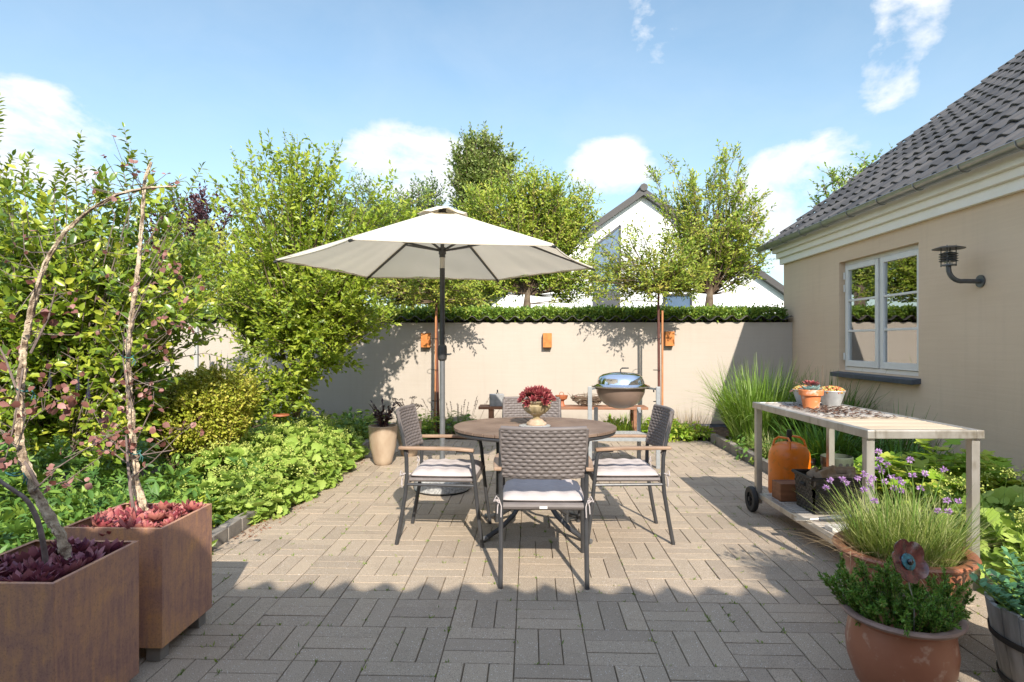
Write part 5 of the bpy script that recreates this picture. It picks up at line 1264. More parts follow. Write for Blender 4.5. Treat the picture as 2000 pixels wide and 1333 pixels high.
for (px, py, Yy, r, lab) in ((49, 761, Y1, .028, 'green twine tied round the arching corky stem at mid height'), (32, 924, Y1, .03, 'green twine tied round the arching corky stem near its foot'), (249, 697, Y2, .024, 'green twine tied round the straight corky stem above its middle'), (263, 884, Y2, .025, 'green twine tied round the straight corky stem low down')):
    c_ = at(px, py, Yy); m = MB(); m.tube([(r*math.cos(t), r*math.sin(t), .006*math.sin(2*t)) for t in np.linspace(0, 2*PI, 15)], .0028, 5, cap=False)
    m.tube([(r, -.005, 0), (r+.012, -.01, -.015), (r+.006, -.012, -.035)], .0022, 4); m.tube([(r, -.005, 0), (r+.02, -.01, -.02), (r+.018, -.012, -.04)], .002, 4)
    o = m.build('twine_tie', M['rope'], None); o.location = c_; tag(o, lab, 'twine', 'green twine ties on the corky stems')
random.seed(7)

# ------------------------------------------------------------------ pots at the right front
# big glazed pot of chives
chx, chy = 1.755, 2.90
cp = empty('chive_pot', (chx, chy, 0), 0, 'large terracotta pot of flowering chives beside the near end of the trolley', 'plant pot')
MB().lathe([(0, 0), (.185, 0), (.20, .02), (.235, .14), (.252, .25), (.256, .335), (.262, .35), (.290, .358), (.296, .368), (.290, .378), (.262, .380), (.245, .372), (.243, .33), (0, .32)], (0, 0, 0), 64).build('pot', M['terra'], cp)
MB().lathe([(0, .333), (.244, .333)], (0, 0, 0), 32).build('soil', M['soil'], cp)
rng = np.random.default_rng(51)
blades('chive_leaves', (0, 0, .33), 2500, .20, .31, .0044, M['l_chive'], cp, rng, lean=.62, droop=.35, seg=5, hvar=.6, hj=1.6)
blades('dry_leaves', (-.10, -.05, .34), 260, .17, .26, .0035, M['l_dry'], cp, rng, lean=1.0, droop=1.0, seg=6, upright=.7)
blades('dark_leaves', (.15, -.02, .34), 60, .08, .38, .004, M['l_dgrass'], cp, rng, lean=.9, droop=.3, seg=5)
heads = [(755, 540), (0, 0)]
hp_px = [(1645, 936), (1653, 944), (1621, 939), (1613, 953), (1689, 926), (1675, 934), (1715, 883), (1718, 898), (1732, 908), (1716, 914), (1722, 921), (1687, 957), (1697, 940), (1705, 934), (1742, 931), (1755, 936), (1762, 943), (1728, 941), (1746, 954), (1760, 959), (1778, 899), (1782, 929), (1806, 925), (1798, 954), (1844, 918), (1850, 978), (1872, 979), (1852, 999), (1832, 999), (1700, 951), (1708, 979)]
fst = MB(); lv = []
for i, (px, py) in enumerate(hp_px):
    yy = chy-.16+.3*rng.random(); t = at(px, py, yy)-Vector((chx, chy, 0)); b = Vector((t.x*.55+rng.normal()*.02, (t.y)*.6, .34)); md = b.lerp(t, .55)+Vector((-.02*np.sign(t.x), 0, .02))
    fst.tube([b, md, t], [.0026, .0022, .0018], 5)
    for d in unit(rng.normal(size=(34, 3))): 
        d[2] = d[2]*.8+.15; lv.append((np.array(t)+d*.004, d, rng.normal(size=3), .0135+.003*rng.random(), .0065))
fst.build('flower_stems', M['l_stem'], cp)
flush(lv, 'flower_heads', M['chiveflower'], cp, 'simple')
# heather bowl
hx0, hy0 = 1.39, 2.31
hb_ = empty('heather_bowl', (hx0, hy0, 0), 0, 'rounded terracotta bowl of dark green heather in the right foreground', 'plant pot')
MB().lathe([(0, 0), (.10, 0), (.115, .015), (.150, .07), (.177, .15), (.183, .21), (.174, .27), (.170, .30), (.18, .314)], (0, 0, 0), 72).build('bowl', M['terra'], hb_)
MB().lathe([(.178, .312), (.198, .320), (.205, .330), (.201, .338), (.188, .340), (.168, .332), (.162, .32), (.16, .285), (0, .28)], (0, 0, 0), 72).build('rim', M['terrarim'], hb_)
MB().lathe([(0, .287), (.161, .287)], (0, 0, 0), 32).build('soil', M['soil'], hb_)
rng = np.random.default_rng(61)
def heather(par, n, R, H, cz, m, rng, name='heather'):
    st = MB(); Ps, Ds, Ns, Ls = [], [], [], []
    for i in range(n):
        a = rng.random()*6.283; rr = math.sqrt(rng.random()); b = np.array([R*rr*math.cos(a), R*rr*math.sin(a), cz])
        ln = H*(.45+.6*rng.random())*(1.05-.1*rr); ld = .10+rr*.95
        d = unit(np.array([math.cos(a)*ld, math.sin(a)*ld, 1.0])+rng.normal(size=3)*.18); d2 = unit(d+np.array([0, 0, .5])+rng.normal(size=3)*.12)
        p1_ = b+d*ln*.55; p2_ = p1_+d2*ln*.5; st.tube([b, p1_, p2_], [.0022, .0016, .001], 3, cap=False)
        subs = [(b, p1_, .25), (p1_, p2_, 0)]
        for s_ in range(3):
            t = .3+.6*rng.random(); q = p1_*(1-t)+p2_*t if s_ else b*(1-t)+p1_*t; e = q+unit(d2+rng.normal(size=3)*.55)*ln*.28; subs.append((q, e, 0))
        for (q0, q1, t00) in subs:
            sl_ = np.linalg.norm(q1-q0); k = max(6, int(sl_*720)); t = t00+(1-t00)*rng.random(k); dd = unit(q1-q0); Ps.append(q0+(q1-q0)*t[:, None]); rd_ = unit(rng.normal(size=(k, 3)))
            Ds.append(dd*.9+rd_*.8); Ns.append(rd_+dd*.2); Ls.append(np.full(k, .0155))
    P = np.concatenate(Ps); n_ = len(P)
    leaves_obj(name, P, np.concatenate(Ds), np.concatenate(Ns)+rng.normal(size=(n_, 3))*.2, np.concatenate(Ls)*(.8+.4*rng.random(n_)), .0058, m, par, 'simple')
    st.build('stems', M['twig'], par, sharp=None)
heather(hb_, 112, .115, .195, .285, M['l_heather'], rng)
# ceramic poppy on a wire
pp = at(1772, 1096, 2.19); po = empty('ceramic_flower', (pp.x, pp.y, .30), 0, 'glazed dark red ceramic poppy with turquoise centre, on a wire among the heather', 'garden ornament')
zc = pp.z-.30; m = MB(); n, rings = 60, 7; vs = []
for sgn in (1, -1):
    for q in range(rings+1):
        for j in range(n):
            a = 2*PI*j/n+.3; rr = .076*(q/rings)*(1-.17*(1-abs(math.sin(2.5*a)))**2*(q/rings)); z = .012*(q/rings)**2-.004*math.cos(5*a)*(q/rings)
            vs.append((rr*math.cos(a), (-z*1.0 if True else 0)-.002*sgn, rr*math.sin(a)))
k = (rings+1)*n
fs = [(q*n+j, q*n+(j+1) % n, (q+1)*n+(j+1) % n, (q+1)*n+j) for q in range(rings) for j in range(n)]; fs += [(k+a, k+d, k+c, k+b) for (a, b, c, d) in fs]; fs += [(rings*n+j, rings*n+(j+1) % n, k+rings*n+(j+1) % n, k+rings*n+j) for j in range(n)]
m.add(vs, fs); o = m.build('petals', M['poppy'], po, sharp=50); o.location = (0, 0, zc); o.rotation_euler = (rad(-20), 0, .3)
m = MB(); m.lathe([(0, 0), (.030, 0), (.028, .004), (.018, .006), (0, .006)], (0, 0, 0), 24); o2 = m.build('centre', M['poppyc'], po); o2.location = (0, -.006, zc-.001); o2.rotation_euler = (PI/2-rad(22), 0, .35)
m = MB(); m.sphere((0, 0, 0), .011, 14, 10); o3 = m.build('bead', M['black'], po); o3.location = (0, -.016, zc+.002); o3.data.materials[0] = pm('black_glaze', (.004, .004, .005), None, 3, .08, coat=1)
MB().tube([(0, .01, zc), (.0, -.012, zc-.085), (.012, -.02, zc-.14), (.018, -.01, .0)], .0022, 6).build('wire', M['steel'], po)
# oak half barrel
bx_, by_ = 2.03, 2.34
ba = empty('half_barrel', (bx_, by_, 0), 0, 'weathered grey oak half barrel with black hoops at the lower right edge', 'planter')
NB = 22
for k in range(NB):
    a0, a1 = 2*PI*k/NB+.004, 2*PI*(k+1)/NB-.004; vs = []
    for (z, r) in ((0, .195), (.18, .228), (.335+.004*math.sin(k*3), .250)):
        for (rr, aa) in ((r, a0), (r+.002, (a0+a1)/2), (r, a1), (r-.018, a1), (r-.018, a0)): vs.append((rr*math.cos(aa), rr*math.sin(aa), z))
    m = MB().add(vs, [(q*5+j, q*5+(j+1) % 5, (q+1)*5+(j+1) % 5, (q+1)*5+j) for q in range(2) for j in range(5)]+[(10, 11, 12, 13, 14)]); m.build('stave', M['barrel'], ba, bevel=.002)
for zz, r in ((.05, .2065), (.215, .2345)): MB().lathe([(r+.0005, zz-.012), (r+.004, zz-.012), (r+.007, zz+.012), (r+.0035, zz+.012), (r+.0005, zz-.012)], (0, 0, 0), 48).build('hoop', M['black'], ba)
MB().lathe([(0, .285), (.225, .285)], (0, 0, 0), 30).build('soil', M['soil'], ba)
rng = np.random.default_rng(71); st = MB(); lv = []
for i in range(46):
    a = rng.random()*6.28; rr = math.sqrt(rng.random())*.17; b = Vector((rr*math.cos(a), rr*math.sin(a), .28)); t = b+Vector((rr*1.0*math.cos(a)+rng.normal()*.02, rr*1.0*math.sin(a)+rng.normal()*.02, .10+.10*rng.random()))
    st.tube([b, t], [.004, .003], 5)
    for q in range(20):
        f = .2+.8*q/19; an = q*2.4; d = np.array([math.cos(an), math.sin(an), .35+.5*f]); lv.append((np.array(b.lerp(t, f)), d, np.array([-math.cos(an)*.3, -math.sin(an)*.3, 1.0]), .062*(1.1-.5*f), .034*(1.1-.45*f)))
st.build('stems', M['l_stem'], ba); flush(lv, 'stonecrop_leaves', M['l_sedum'], ba, 'broad')

# ------------------------------------------------------------------ tall pots by the back bed
def tall_pot(px, py, Y, h, r1, r0, lab, nm='tall_pot'):
    p = at(px, py, Y); o = empty(nm, (p.x, Y, 0), 0, lab, 'plant pot', 'tall clay pots by the back bed')
    MB().lathe([(0, 0), (r0*.8, 0), (r0, .02), (r0*1.08, .06), (r1*.9, h*.45), (r1*.985, h*.8), (r1, h-.012), (r1+.002, h-.004), (r1-.004, h), (r1-.014, h), (r1-.018, h-.03), (0, h-.035)], (0, 0, 0), 44).build('pot', M['tallpot'], o); return o
tp1 = tall_pot(748, 870, 6.62, .43, .158, .098, 'tall pale clay pot with a black-leaved plant, left of the left armchair')
tp2 = tall_pot(799, 870, 7.15, .42, .15, .098, 'tall clay pot with black umbrella-shaped flower heads, just behind the left armchair')
rng = np.random.default_rng(81); st = MB(); lv = []
for i in range(26):
    a = rng.random()*6.28; r_ = .05*rng.random(); L_ = .12+.16*rng.random(); t = Vector((math.cos(a)*L_*.55, math.sin(a)*L_*.5, .40+L_)); b = Vector((r_*math.cos(a), r_*math.sin(a), .39)); shoot(lv, st, [b, b.lerp(t, .5)+Vector((0, 0, .03)), t], .075, .034, 7, rng, .003)
st.build('stems', M['reddark'], tp1); flush(lv, 'black_leaves', M['l_dark'], tp1)
st = MB(); lv = []
for i in range(15):
    a = rng.random()*6.28; L_ = .20+.12*rng.random(); t = Vector((math.cos(a)*L_*.6, math.sin(a)*L_*.5, .37+L_)); b = Vector((0, 0, .38)); st.tube([b, b.lerp(t, .5)+Vector((0, 0, .04)), t], .0028, 4)
    for q in range(30): s_ = rng.random()*6.28; rr = .04*math.sqrt(rng.random()); e = np.array(t)+np.array([rr*math.cos(s_), rr*math.sin(s_), .012-8*rr*rr]); lv.append((e, rng.normal(size=3), np.array([0, 0, 1.0]), .014, .014))
for q in range(80): a = rng.random()*6.28; lv.append((np.array([.04*math.cos(a), .04*math.sin(a), .38]), np.array([math.cos(a), math.sin(a), .4+rng.random()]), np.array([0, 0, 1.0]), .07, .03))
st.build('stems', M['l_dark'] if False else M['reddark'], tp2); flush(lv, 'dark_flower_heads', M['l_dark'], tp2, 'simple')

# ------------------------------------------------------------------ garden trees and shrubs
def BL(px, py, Y, rx, ry, rz):
    p = at(px, py, Y); return (p.x, Y, p.z, rx, ry, rz)
def tree_root(name, x, y, lab, cat='tree', grp=None): return empty(name, (x, y, 0), 0, lab, cat, grp)
def loc(blobs, x, y): return [(b[0]-x, b[1]-y, b[2], b[3], b[4], b[5]) for b in blobs]

def ring_starts(rx, ry, z, n, seed):
    r_ = np.random.default_rng(seed); return [(rx*r_.normal()*.6, ry*r_.normal()*.6, z*(.2+1.3*r_.random())) for _ in range(n)]
# large leafy shrub on the left with glossy leaves and tall shoots
rng = np.random.default_rng(101); sx, sy = -3.75, 4.75
r = tree_root('large_shrub', sx, sy, 'large glossy-leaved shrub filling the left side behind the planters, with tall leafy shoots', 'shrub')
bl = [BL(90, 560, 4.7, .75, .55, .55), BL(250, 560, 4.8, .55, .5, .55), BL(150, 760, 4.7, .75, .5, .5), BL(310, 570, 4.9, .38, .4, .42), BL(20, 470, 4.6, .6, .45, .42), BL(300, 470, 5.0, .45, .4, .38), BL(-120, 650, 4.5, .8, .6, .9), BL(-60, 420, 4.6, .5, .5, .5), BL(370, 630, 4.7, .28, .3, .24), BL(170, 470, 4.8, .5, .45, .35)]
crown(loc(bl, sx, sy), ring_starts(.6, .35, .35, 16, 1), rng, nl=250, nt=13, tl=.26, k=8, L=.068, W=.036, lr=.007, t0=.12, jl=.9, up=.3, shape='broad', lm=M['l_big'], tm=M['cork2'], parent=r, lo=.3)
lv = []; st = MB()
for pts in ([(150, 420), (148, 330), (158, 262)], [(250, 440), (262, 340), (242, 250)], [(330, 450), (365, 380), (395, 325)], [(195, 400), (215, 360), (185, 330)], [(50, 400), (45, 340), (62, 300)], [(20, 400), (12, 340), (25, 305)],
            [(270, 420), (300, 370), (285, 300)], [(225, 420), (205, 380), (190, 370)], [(340, 470), (372, 420), (330, 365)], [(105, 420), (105, 370), (112, 345)], [(-10, 300), (-4, 240), (-2, 190)], [(130, 400), (128, 350), (118, 320)], [(310, 430), (330, 400), (350, 350)], [(0, 420), (-8, 360), (-14, 320)],
            [(175, 420), (170, 370), (150, 300)], [(255, 400), (240, 330), (262, 300)], [(80, 430), (85, 380), (75, 350)]):
    Yb = 4.5+.5*rng.random(); q_ = [at(x, y, Yb)-Vector((sx, sy, 0)) for x, y in pts]; st.tube([(0, 0, .6), q_[0].lerp(Vector((0, 0, .6)), .4), q_[0]], [.009, .006, .004], 4, cap=False); shoot(lv, st, q_, .076, .038, 34, rng, .004)
for pts in ([(350, 680), (420, 655), (470, 665)], [(350, 660), (420, 640), (455, 640)], [(340, 700), (400, 690), (440, 700)]):
    q_ = [at(x, y, 4.8)-Vector((sx, sy, 0)) for x, y in pts]; st.tube([(0, 0, .6), q_[0]], [.009, .004], 4, cap=False); shoot(lv, st, q_, .06, .03, 14, rng, .004)
st.build('tall_shoots', M['cork2'], r); flush(lv, 'shoot_leaves', M['l_big'], r)
# big multi-stemmed shrub in the middle left
rng = np.random.default_rng(102); sx, sy = at(585, 800, 7.35).x, 7.35
r = tree_root('flowering_shrub', sx, sy, 'tall light-green multi-stemmed shrub left of the parasol, in front of the cream wall', 'shrub')
bl = [BL(560, 420, 7.4, .85, .8, .8), BL(690, 440, 7.4, .68, .7, .7), BL(460, 520, 7.3, .6, .6, .65), BL(600, 580, 7.2, 1.0, .75, .55), BL(700, 560, 7.3, .42, .6, .55), BL(560, 690, 7.0, .62, .5, .55), BL(640, 700, 7.1, .38, .45, .42), BL(560, 330, 7.4, .4, .4, .38), BL(640, 360, 7.4, .45, .4, .4), BL(540, 780, 6.9, .5, .4, .28), BL(770, 420, 7.5, .45, .4, .5), BL(735, 600, 7.4, .34, .4, .30), BL(820, 430, 7.6, .3, .3, .3)]
crown(loc(bl, sx, sy), ring_starts(.45, .3, 1.0, 14, 2), rng, nl=340, nt=16, tl=.26, k=8, L=.060, W=.033, lr=.008, t0=.12, jl=.9, up=.25, shape='simple', lm=M['l_shrub'], tm=M['twig'], parent=r, lo=.3)
tk = MB()
for pts in ([(580, 815), (600, 740), (650, 690), (690, 600)], [(576, 815), (572, 720), (575, 600), (590, 480)], [(582, 815), (560, 720), (530, 620)]): tk.tube([at(x, y, 7.3)-Vector((sx, sy, 0)) for x, y in pts], [.035, .03, .022, .012][:len(pts)], 8, jit=.08)
tk.build('stems', M['bark'], r)
lv = []; st = MB()
for pts in ([(475, 400), (470, 340), (452, 290)], [(560, 330), (558, 290), (555, 256)], [(500, 380), (510, 330), (505, 300)], [(590, 340), (595, 320), (592, 300)], [(640, 340), (655, 300), (652, 280)], [(520, 400), (540, 330), (530, 310)], [(700, 400), (690, 360), (697, 340)], [(740, 400), (720, 390), (735, 365)], [(570, 330), (575, 280), (568, 262)], [(610, 350), (625, 300), (620, 290)], [(490, 440), (470, 390), (462, 350)], [(800, 400), (830, 385), (850, 380)]):
    q_ = [at(x, y, 7.4)-Vector((sx, sy, 0)) for x, y in pts]; st.tube([(0, 0, 1.4), q_[0].lerp(Vector((0, 0, 1.4)), .4), q_[0]], [.009, .006, .004], 4, cap=False); shoot(lv, st, q_, .052, .027, 26, rng, .004)
st.build('tall_shoots', M['twig'], r); flush(lv, 'shoot_leaves', M['l_shrub'], r, 'simple')
# finer tree behind between them
rng = np.random.default_rng(103); sx, sy = at(420, 700, 10.6).x, 10.6
r = tree_root('field_maple', sx, sy, 'dense fine-leaved green tree behind the gap between the two left shrubs', 'tree')
bl = [BL(400, 520, 10.6, 1.5, 1, .95), BL(480, 460, 10.8, .8, .8, .75), BL(280, 540, 10.4, 1.1, .8, .7), BL(520, 560, 10.6, .9, .8, .6), BL(120, 520, 10.4, 1.4, .8, 1.2), BL(-80, 520, 10.4, 1.4, .8, 1.2)]
crown(loc(bl, sx, sy), [(0, 0, .6), (-1.2, 0, .8)], rng, nl=170, nt=15, tl=.36, k=7, L=.085, W=.05, lr=.015, lm=M['l_fine'], parent=r, lo=.3)
MB().tube([(0, 0, 0), (.05, 0, .8), (0, 0, 2)], [.09, .08, .04], 10).build('trunk', M['bark'], r)
# purple-leaved tree
rng = np.random.default_rng(104); sx, sy = at(380, 600, 15).x, 15
r = tree_root('purple_tree', sx, sy, 'dark purple-leaved tree far behind the left shrubs', 'tree')
crown(loc([BL(380, 430, 15, .9, .8, .7), BL(355, 500, 15, 1.0, .8, .8), BL(400, 400, 15, .35, .4, .25)], sx, sy), [(0, 0, 1.6)], rng, nl=70, nt=12, tl=.4, k=7, L=.12, W=.07, lr=.02, lm=M['l_purple'], parent=r)
MB().tube([(0, 0, 0), (0, 0, 2.6)], [.12, .07], 8).build('trunk', M['bark'], r)
# far trees
def far_tree(name, px, Y, bl, lab, lm, seed, nl=120, nt=14, L=.16, W=.09, tl=.6, k=7, grp='trees beyond the cream wall', lo=.25):
    rng = np.random.default_rng(seed); x = at(px, 600, Y).x; r = tree_root(name, x, Y, lab, 'tree', grp)
    b = loc(bl, x, Y); zt = max(q[2] for q in b); zl = min(q[2]-q[5] for q in b)
    crown(b, [(0, 0, max(.8, zl)), (0, 0, (zt+zl)/2)], rng, nl=nl, nt=nt, tl=tl, k=k, L=L, W=W, lr=.03, lm=lm, parent=r, lo=lo, twr=.006)
    MB().tube([(0, 0, 0), (.05, 0, zl), (0, 0, zt)], [.18, .14, .05], 8).build('trunk', M['bark'], r)
far_tree('birch_tree', 938, 18, [BL(935, 315, 18, .8, .7, .7), BL(920, 380, 18, .85, .7, 1.0), BL(945, 285, 18, .45, .4, .35), BL(985, 335, 18, .6, .5, .5), BL(930, 480, 18, .8, .7, 1.2)], 'slender grey-green birch, tallest tree behind the parasol', M['l_birch'], 201, nl=210, nt=16, L=.10, W=.06, tl=.45, k=8)
far_tree('ash_tree', 800, 24, [BL(820, 400, 24, 1.0, .9, 1.0), BL(760, 430, 24, 1.2, .9, 1.0), BL(845, 385, 24, .5, .5, .5), BL(700, 420, 24, 1.0, .9, 1.2), BL(800, 520, 24, 2.0, 1, 1.4)], 'blue-green rounded tree just left of the parasol top, beyond the wall', M['l_blue'], 202, nl=160, nt=14, L=.14, W=.08)
far_tree('lime_tree', 860, 14, [BL(840, 570, 14, 1.3, .8, .55), BL(920, 580, 14, .8, .8, .5), BL(760, 560, 14, .8, .7, .6)], 'low bright green tree seen under the parasol canopy above the hedge', M['l_fine'], 203, nl=110, nt=12, L=.09, W=.055, tl=.4)
far_tree('beech_tree', 1660, 15.5, [BL(1660, 400, 15.5, .95, .8, .9), BL(1720, 360, 15.5, .8, .7, .7), BL(1630, 440, 15.5, .7, .7, .8), BL(1700, 500, 15.5, 1.4, .8, 1.2)], 'light-green tree showing above the black roof slope', M['l_hedge'], 204, nl=110, nt=14, L=.10, W=.06, tl=.42)
far_tree('maple_tree', 60, 20, [BL(60, 520, 20, 2.2, 1, 1.4), BL(-60, 460, 20, 2.0, 1, 1.6), BL(200, 520, 20, 1.6, 1, 1.2)], 'dark green tree far behind the large shrub at the left edge', M['l_blue'], 205, nl=120, nt=12, L=.17, W=.10)
far_tree('dark_tree', 1010, 26, [BL(1000, 540, 26, 2.2, 1, 1.3), BL(900, 540, 26, 1.8, 1, 1.2)], 'dark blue-green tree low behind the parasol pole, beyond the hedge', M['l_blue'], 206, nl=110, nt=12, L=.16, W=.09)
# trees that stand left of the view and are mirrored in the panes
# ball-topped trees with fanning branches behind the wall
def fan_tree(px, Y, bl, lab, seed, nl, nt, tl=.3, k=8, L=.075, W=.036, t0=.3, lo=.55):
    rng = np.random.default_rng(seed); x = at(px, 600, Y).x; r = tree_root('robinia_tree', x, Y, lab, 'tree', 'fan-branched trees behind the wall'); z0 = at(px, 590, Y).z
    b = loc(bl, x, Y)
    crown(b, [(.05, 0, z0-.04), (-.05, 0, z0-.02), (.0, .05, z0), (0, -.05, z0+.02), (.04, .02, z0+.14), (-.05, 0, z0+.16)], rng, nl=nl, nt=nt, tl=tl, k=k, L=L, W=W, lr=.011, t0=t0*.8, up=.25, lm=M['l_acer'], tm=M['twig'], parent=r, lo=lo, arc=.08, twr=.004, name='crown')
    MB().tube([(0, 0, 0), (.02, 0, z0*.6), (-.01, 0, z0-.12), (0, 0, z0+.12), (.02, 0, z0+.55)], [.085, .075, .085, .06, .03], 10, jit=.05).build('trunk', M['bark'], r)
fan_tree(1030, 12.2, [BL(920, 470, 12.2, .5, .5, .6), BL(1030, 440, 12.2, 1.1, .8, 1.0), BL(960, 400, 12.2, .55, .6, .55), BL(1080, 390, 12.2, .55, .6, .5), BL(1130, 480, 12.2, .45, .5, .85), BL(1140, 400, 12.2, .3, .3, .4), BL(1010, 350, 12.2, .4, .4, .3), BL(1170, 560, 12.2, .35, .4, .3), BL(940, 560, 12.2, .4, .4, .25)], 'broad fan-branched tree behind the wall, right behind the parasol canopy', 301, 340, 17, t0=.3)
fan_tree(1386, 11.6, [BL(1380, 430, 11.6, .9, .7, .85), BL(1310, 370, 11.6, .45, .5, .5), BL(1425, 340, 11.6, .4, .4, .5), BL(1460, 480, 11.6, .5, .5, .7), BL(1425, 310, 11.6, .22, .2, .28), BL(1330, 520, 11.6, .55, .5, .5), BL(1470, 400, 11.6, .25, .25, .3)], 'open fan-branched tree behind the wall, in front of the white house', 302, 175, 12, t0=.45, tl=.26, k=7, lo=.7)
# young staked trees in front of the wall
def young_tree(px, pxtop, Y, bl, lab, seed, nl, stakes, k=7):
    rng = np.random.default_rng(seed); x = at(px, 830, Y).x; r = tree_root('young_tree', x, Y, lab, 'tree', 'young staked trees in front of the wall'); b = loc(bl, x, Y); top = at(pxtop, 590, Y)-Vector((x, Y, 0))
    crown(b, [tuple(top), tuple(top+Vector((0, 0, .15)))], rng, nl=nl, nt=9, tl=.20, k=k, L=.056, W=.024, lr=.008, t0=.25, up=.05, lm=M['l_small'], tm=M['twig'], parent=r, lo=.4, arc=.02)
    MB().tube([(0, 0, 0), (top.x*.5, 0, top.z*.5), tuple(top), tuple(top+Vector((.02, 0, .5)))], [.024, .02, .018, .008], 9, jit=.04).build('trunk', M['reddark'], r)
    for dx, dx2, rr in stakes:
        s_ = MB(); s_.tube([(dx, -.03, 0), (dx2, -.03, 1.80)], rr, 9); so = s_.build('stake', M['stake'], r)
    for z in (.5, .95, 1.4): MB().tube([(-.035+.035*math.cos(t)*1.5+top.x*z/1.8, -.015+.05*math.sin(t), z) for t in np.linspace(0, 2*PI, 13)], .004, 4, cap=False).build('tie', M['black'], r)
young_tree(1288, 1286, 8.72, [BL(1280, 540, 8.7, .75, .55, .36), BL(1200, 560, 8.7, .35, .4, .22), BL(1340, 540, 8.7, .4, .4, .32), BL(1240, 480, 8.7, .3, .3, .32), BL(1330, 470, 8.7, .3, .3, .3), BL(1180, 490, 8.7, .22, .25, .3), BL(1160, 530, 8.7, .22, .2, .18)], 'young reddish-trunked tree with one stake before the cream wall, behind the barbecue', 401, 130, [(.035, .035, .015)])
young_tree(856, 852, 8.72, [BL(850, 565, 8.7, .55, .5, .22), BL(790, 590, 8.7, .2, .25, .14), BL(920, 580, 8.7, .28, .3, .14), BL(855, 520, 8.7, .45, .4, .3)], 'young tree tied to two wooden stakes before the cream wall, behind the parasol pole', 402, 70, [(.04, .05, .014), (-.045, -.03, .013)])
# hedge behind the wall
rng = np.random.default_rng(501); n = 46000; x0, x1 = -7.5, 3.95
P = np.stack([rng.uniform(x0, x1, n), rng.uniform(9.50, 10.6, n), rng.uniform(1.60, 1.87, n)], 1); k = rng.random(n) < .5; P[k, 2] = 1.868+.012*np.sin(P[k, 0]*7)+rng.normal(size=k.sum())*.022; k2 = rng.random(n) < .35; P[k2, 1] = 9.46+rng.normal(size=k2.sum())*.03; P[k2, 2] = rng.uniform(1.69, 1.86, k2.sum())
hg = empty('hedge', (0, 10.15, 0), 0, 'clipped bright green hedge running just behind the cream wall', 'hedge')
leaves_obj('foliage', P-np.array([0, 10.15, 0]), rng.normal(size=(n, 3))+np.array([0, -.5, .6]), rng.normal(size=(n, 3))*.6+np.array([0, -.4, 1]), .045+.02*rng.random(n), .03, M['l_hedge'], hg, 'simple')
st = MB()
for i in range(75): x = x0+(x1-x0)*i/74; st.tube([(x, 0, 0), (x+.05, .03, 1.0), (x-.03, 0, 1.75)], [.02, .015, .006], 5)
st.build('stems', M['bark'], hg)
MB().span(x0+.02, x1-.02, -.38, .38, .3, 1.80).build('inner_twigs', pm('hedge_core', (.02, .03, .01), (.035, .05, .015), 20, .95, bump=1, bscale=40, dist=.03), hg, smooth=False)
# golden shrub
rng = np.random.default_rng(601); p = at(392, 800, 5.5); sx, sy = p.x, 5.5
r = tree_root('golden_shrub', sx, sy, 'rounded golden-yellow shrub in the left border', 'shrub')
crown(loc([BL(385, 810, 5.5, .50, .42, .36), BL(430, 775, 5.5, .34, .34, .24), BL(335, 800, 5.5, .32, .34, .24), BL(390, 750, 5.5, .2, .2, .12)], sx, sy), [(0, 0, .1), (-.2, 0, .1), (.2, 0, .1)], rng, nl=260, nt=12, tl=.10, k=9, L=.030, W=.019, lr=.003, t0=.5, lm=M['l_gold'], parent=r, lo=.75)
mound('outer_leaves', loc([BL(385, 810, 5.5, .48, .42, .34), BL(430, 775, 5.5, .33, .34, .23), BL(335, 800, 5.5, .31, .34, .23), BL(390, 750, 5.5, .2, .2, .12)], sx, sy), 9000, .030, .020, M['l_gold'], r, 'simple', rng, lo=.88, zmin=.1)
# posts seen through the leaves
for (px, py, Y, h, w_, mt, lab) in ((384, 700, 8.6, None, .045, M['postgrey'], 'thin grey post between the two left shrubs, in front of the cream wall'), (204, 760, 6.6, None, .06, M['postgrey'], 'short pale post seen through the leaves of the large left shrub')):
    p = at(px, py, Y); zt = at(px, 636 if px > 300 else 735, Y).z; o = empty('garden_post', (p.x, Y, 0), 0, lab, 'post'); MB().span(-w_/2, w_/2, -w_/2, w_/2, 0, zt).build('post', mt, o, bevel=.003, smooth=False); MB().span(-w_/2-.004, w_/2+.004, -w_/2-.004, w_/2+.004, zt+.001, zt+.014).build('cap', mt, o, smooth=False)

# ------------------------------------------------------------------ borders
def stuff(o, lab, cat): return tag(o, lab, cat, None, 'stuff')
rng = np.random.default_rng(701)
# lady's mantle along the left kerb
bl = []
for (px, py, rr, h) in [(470, 960, .34, .26), (530, 930, .34, .30), (600, 905, .34, .32), (650, 880, .30, .30), (690, 858, .26, .26), (560, 880, .36, .42), (620, 850, .34, .36), (500, 900, .34, .36), (440, 930, .34, .36), (545, 958, .24, .18), (660, 905, .2, .16), (700, 880, .18, .16)]:
    g_ = gnd(px, py+30, .06); bl.append((min(g_.x, XL-.12), g_.y, .05, rr, rr, h))
o = mound('ladys_mantle', bl, 5200, .070, .078, M['l_alch'], None, 'mantle', rng, up=.9, lo=.82); stuff(o, 'pale green scalloped lady\'s mantle leaves spilling over the left kerb', 'lady\'s mantle')
n = 15000; P, d = blob_sample(bl, n, rng, .93); P[:, 2] += .05; k = P[:, 2] > .10; P = P[k]; n = len(P)
cl = P[rng.integers(0, n, 420)]; P = cl[rng.integers(0, 420, n)]+rng.normal(size=(n, 3))*np.array([.03, .03, .018])+np.array([0, 0, .03])
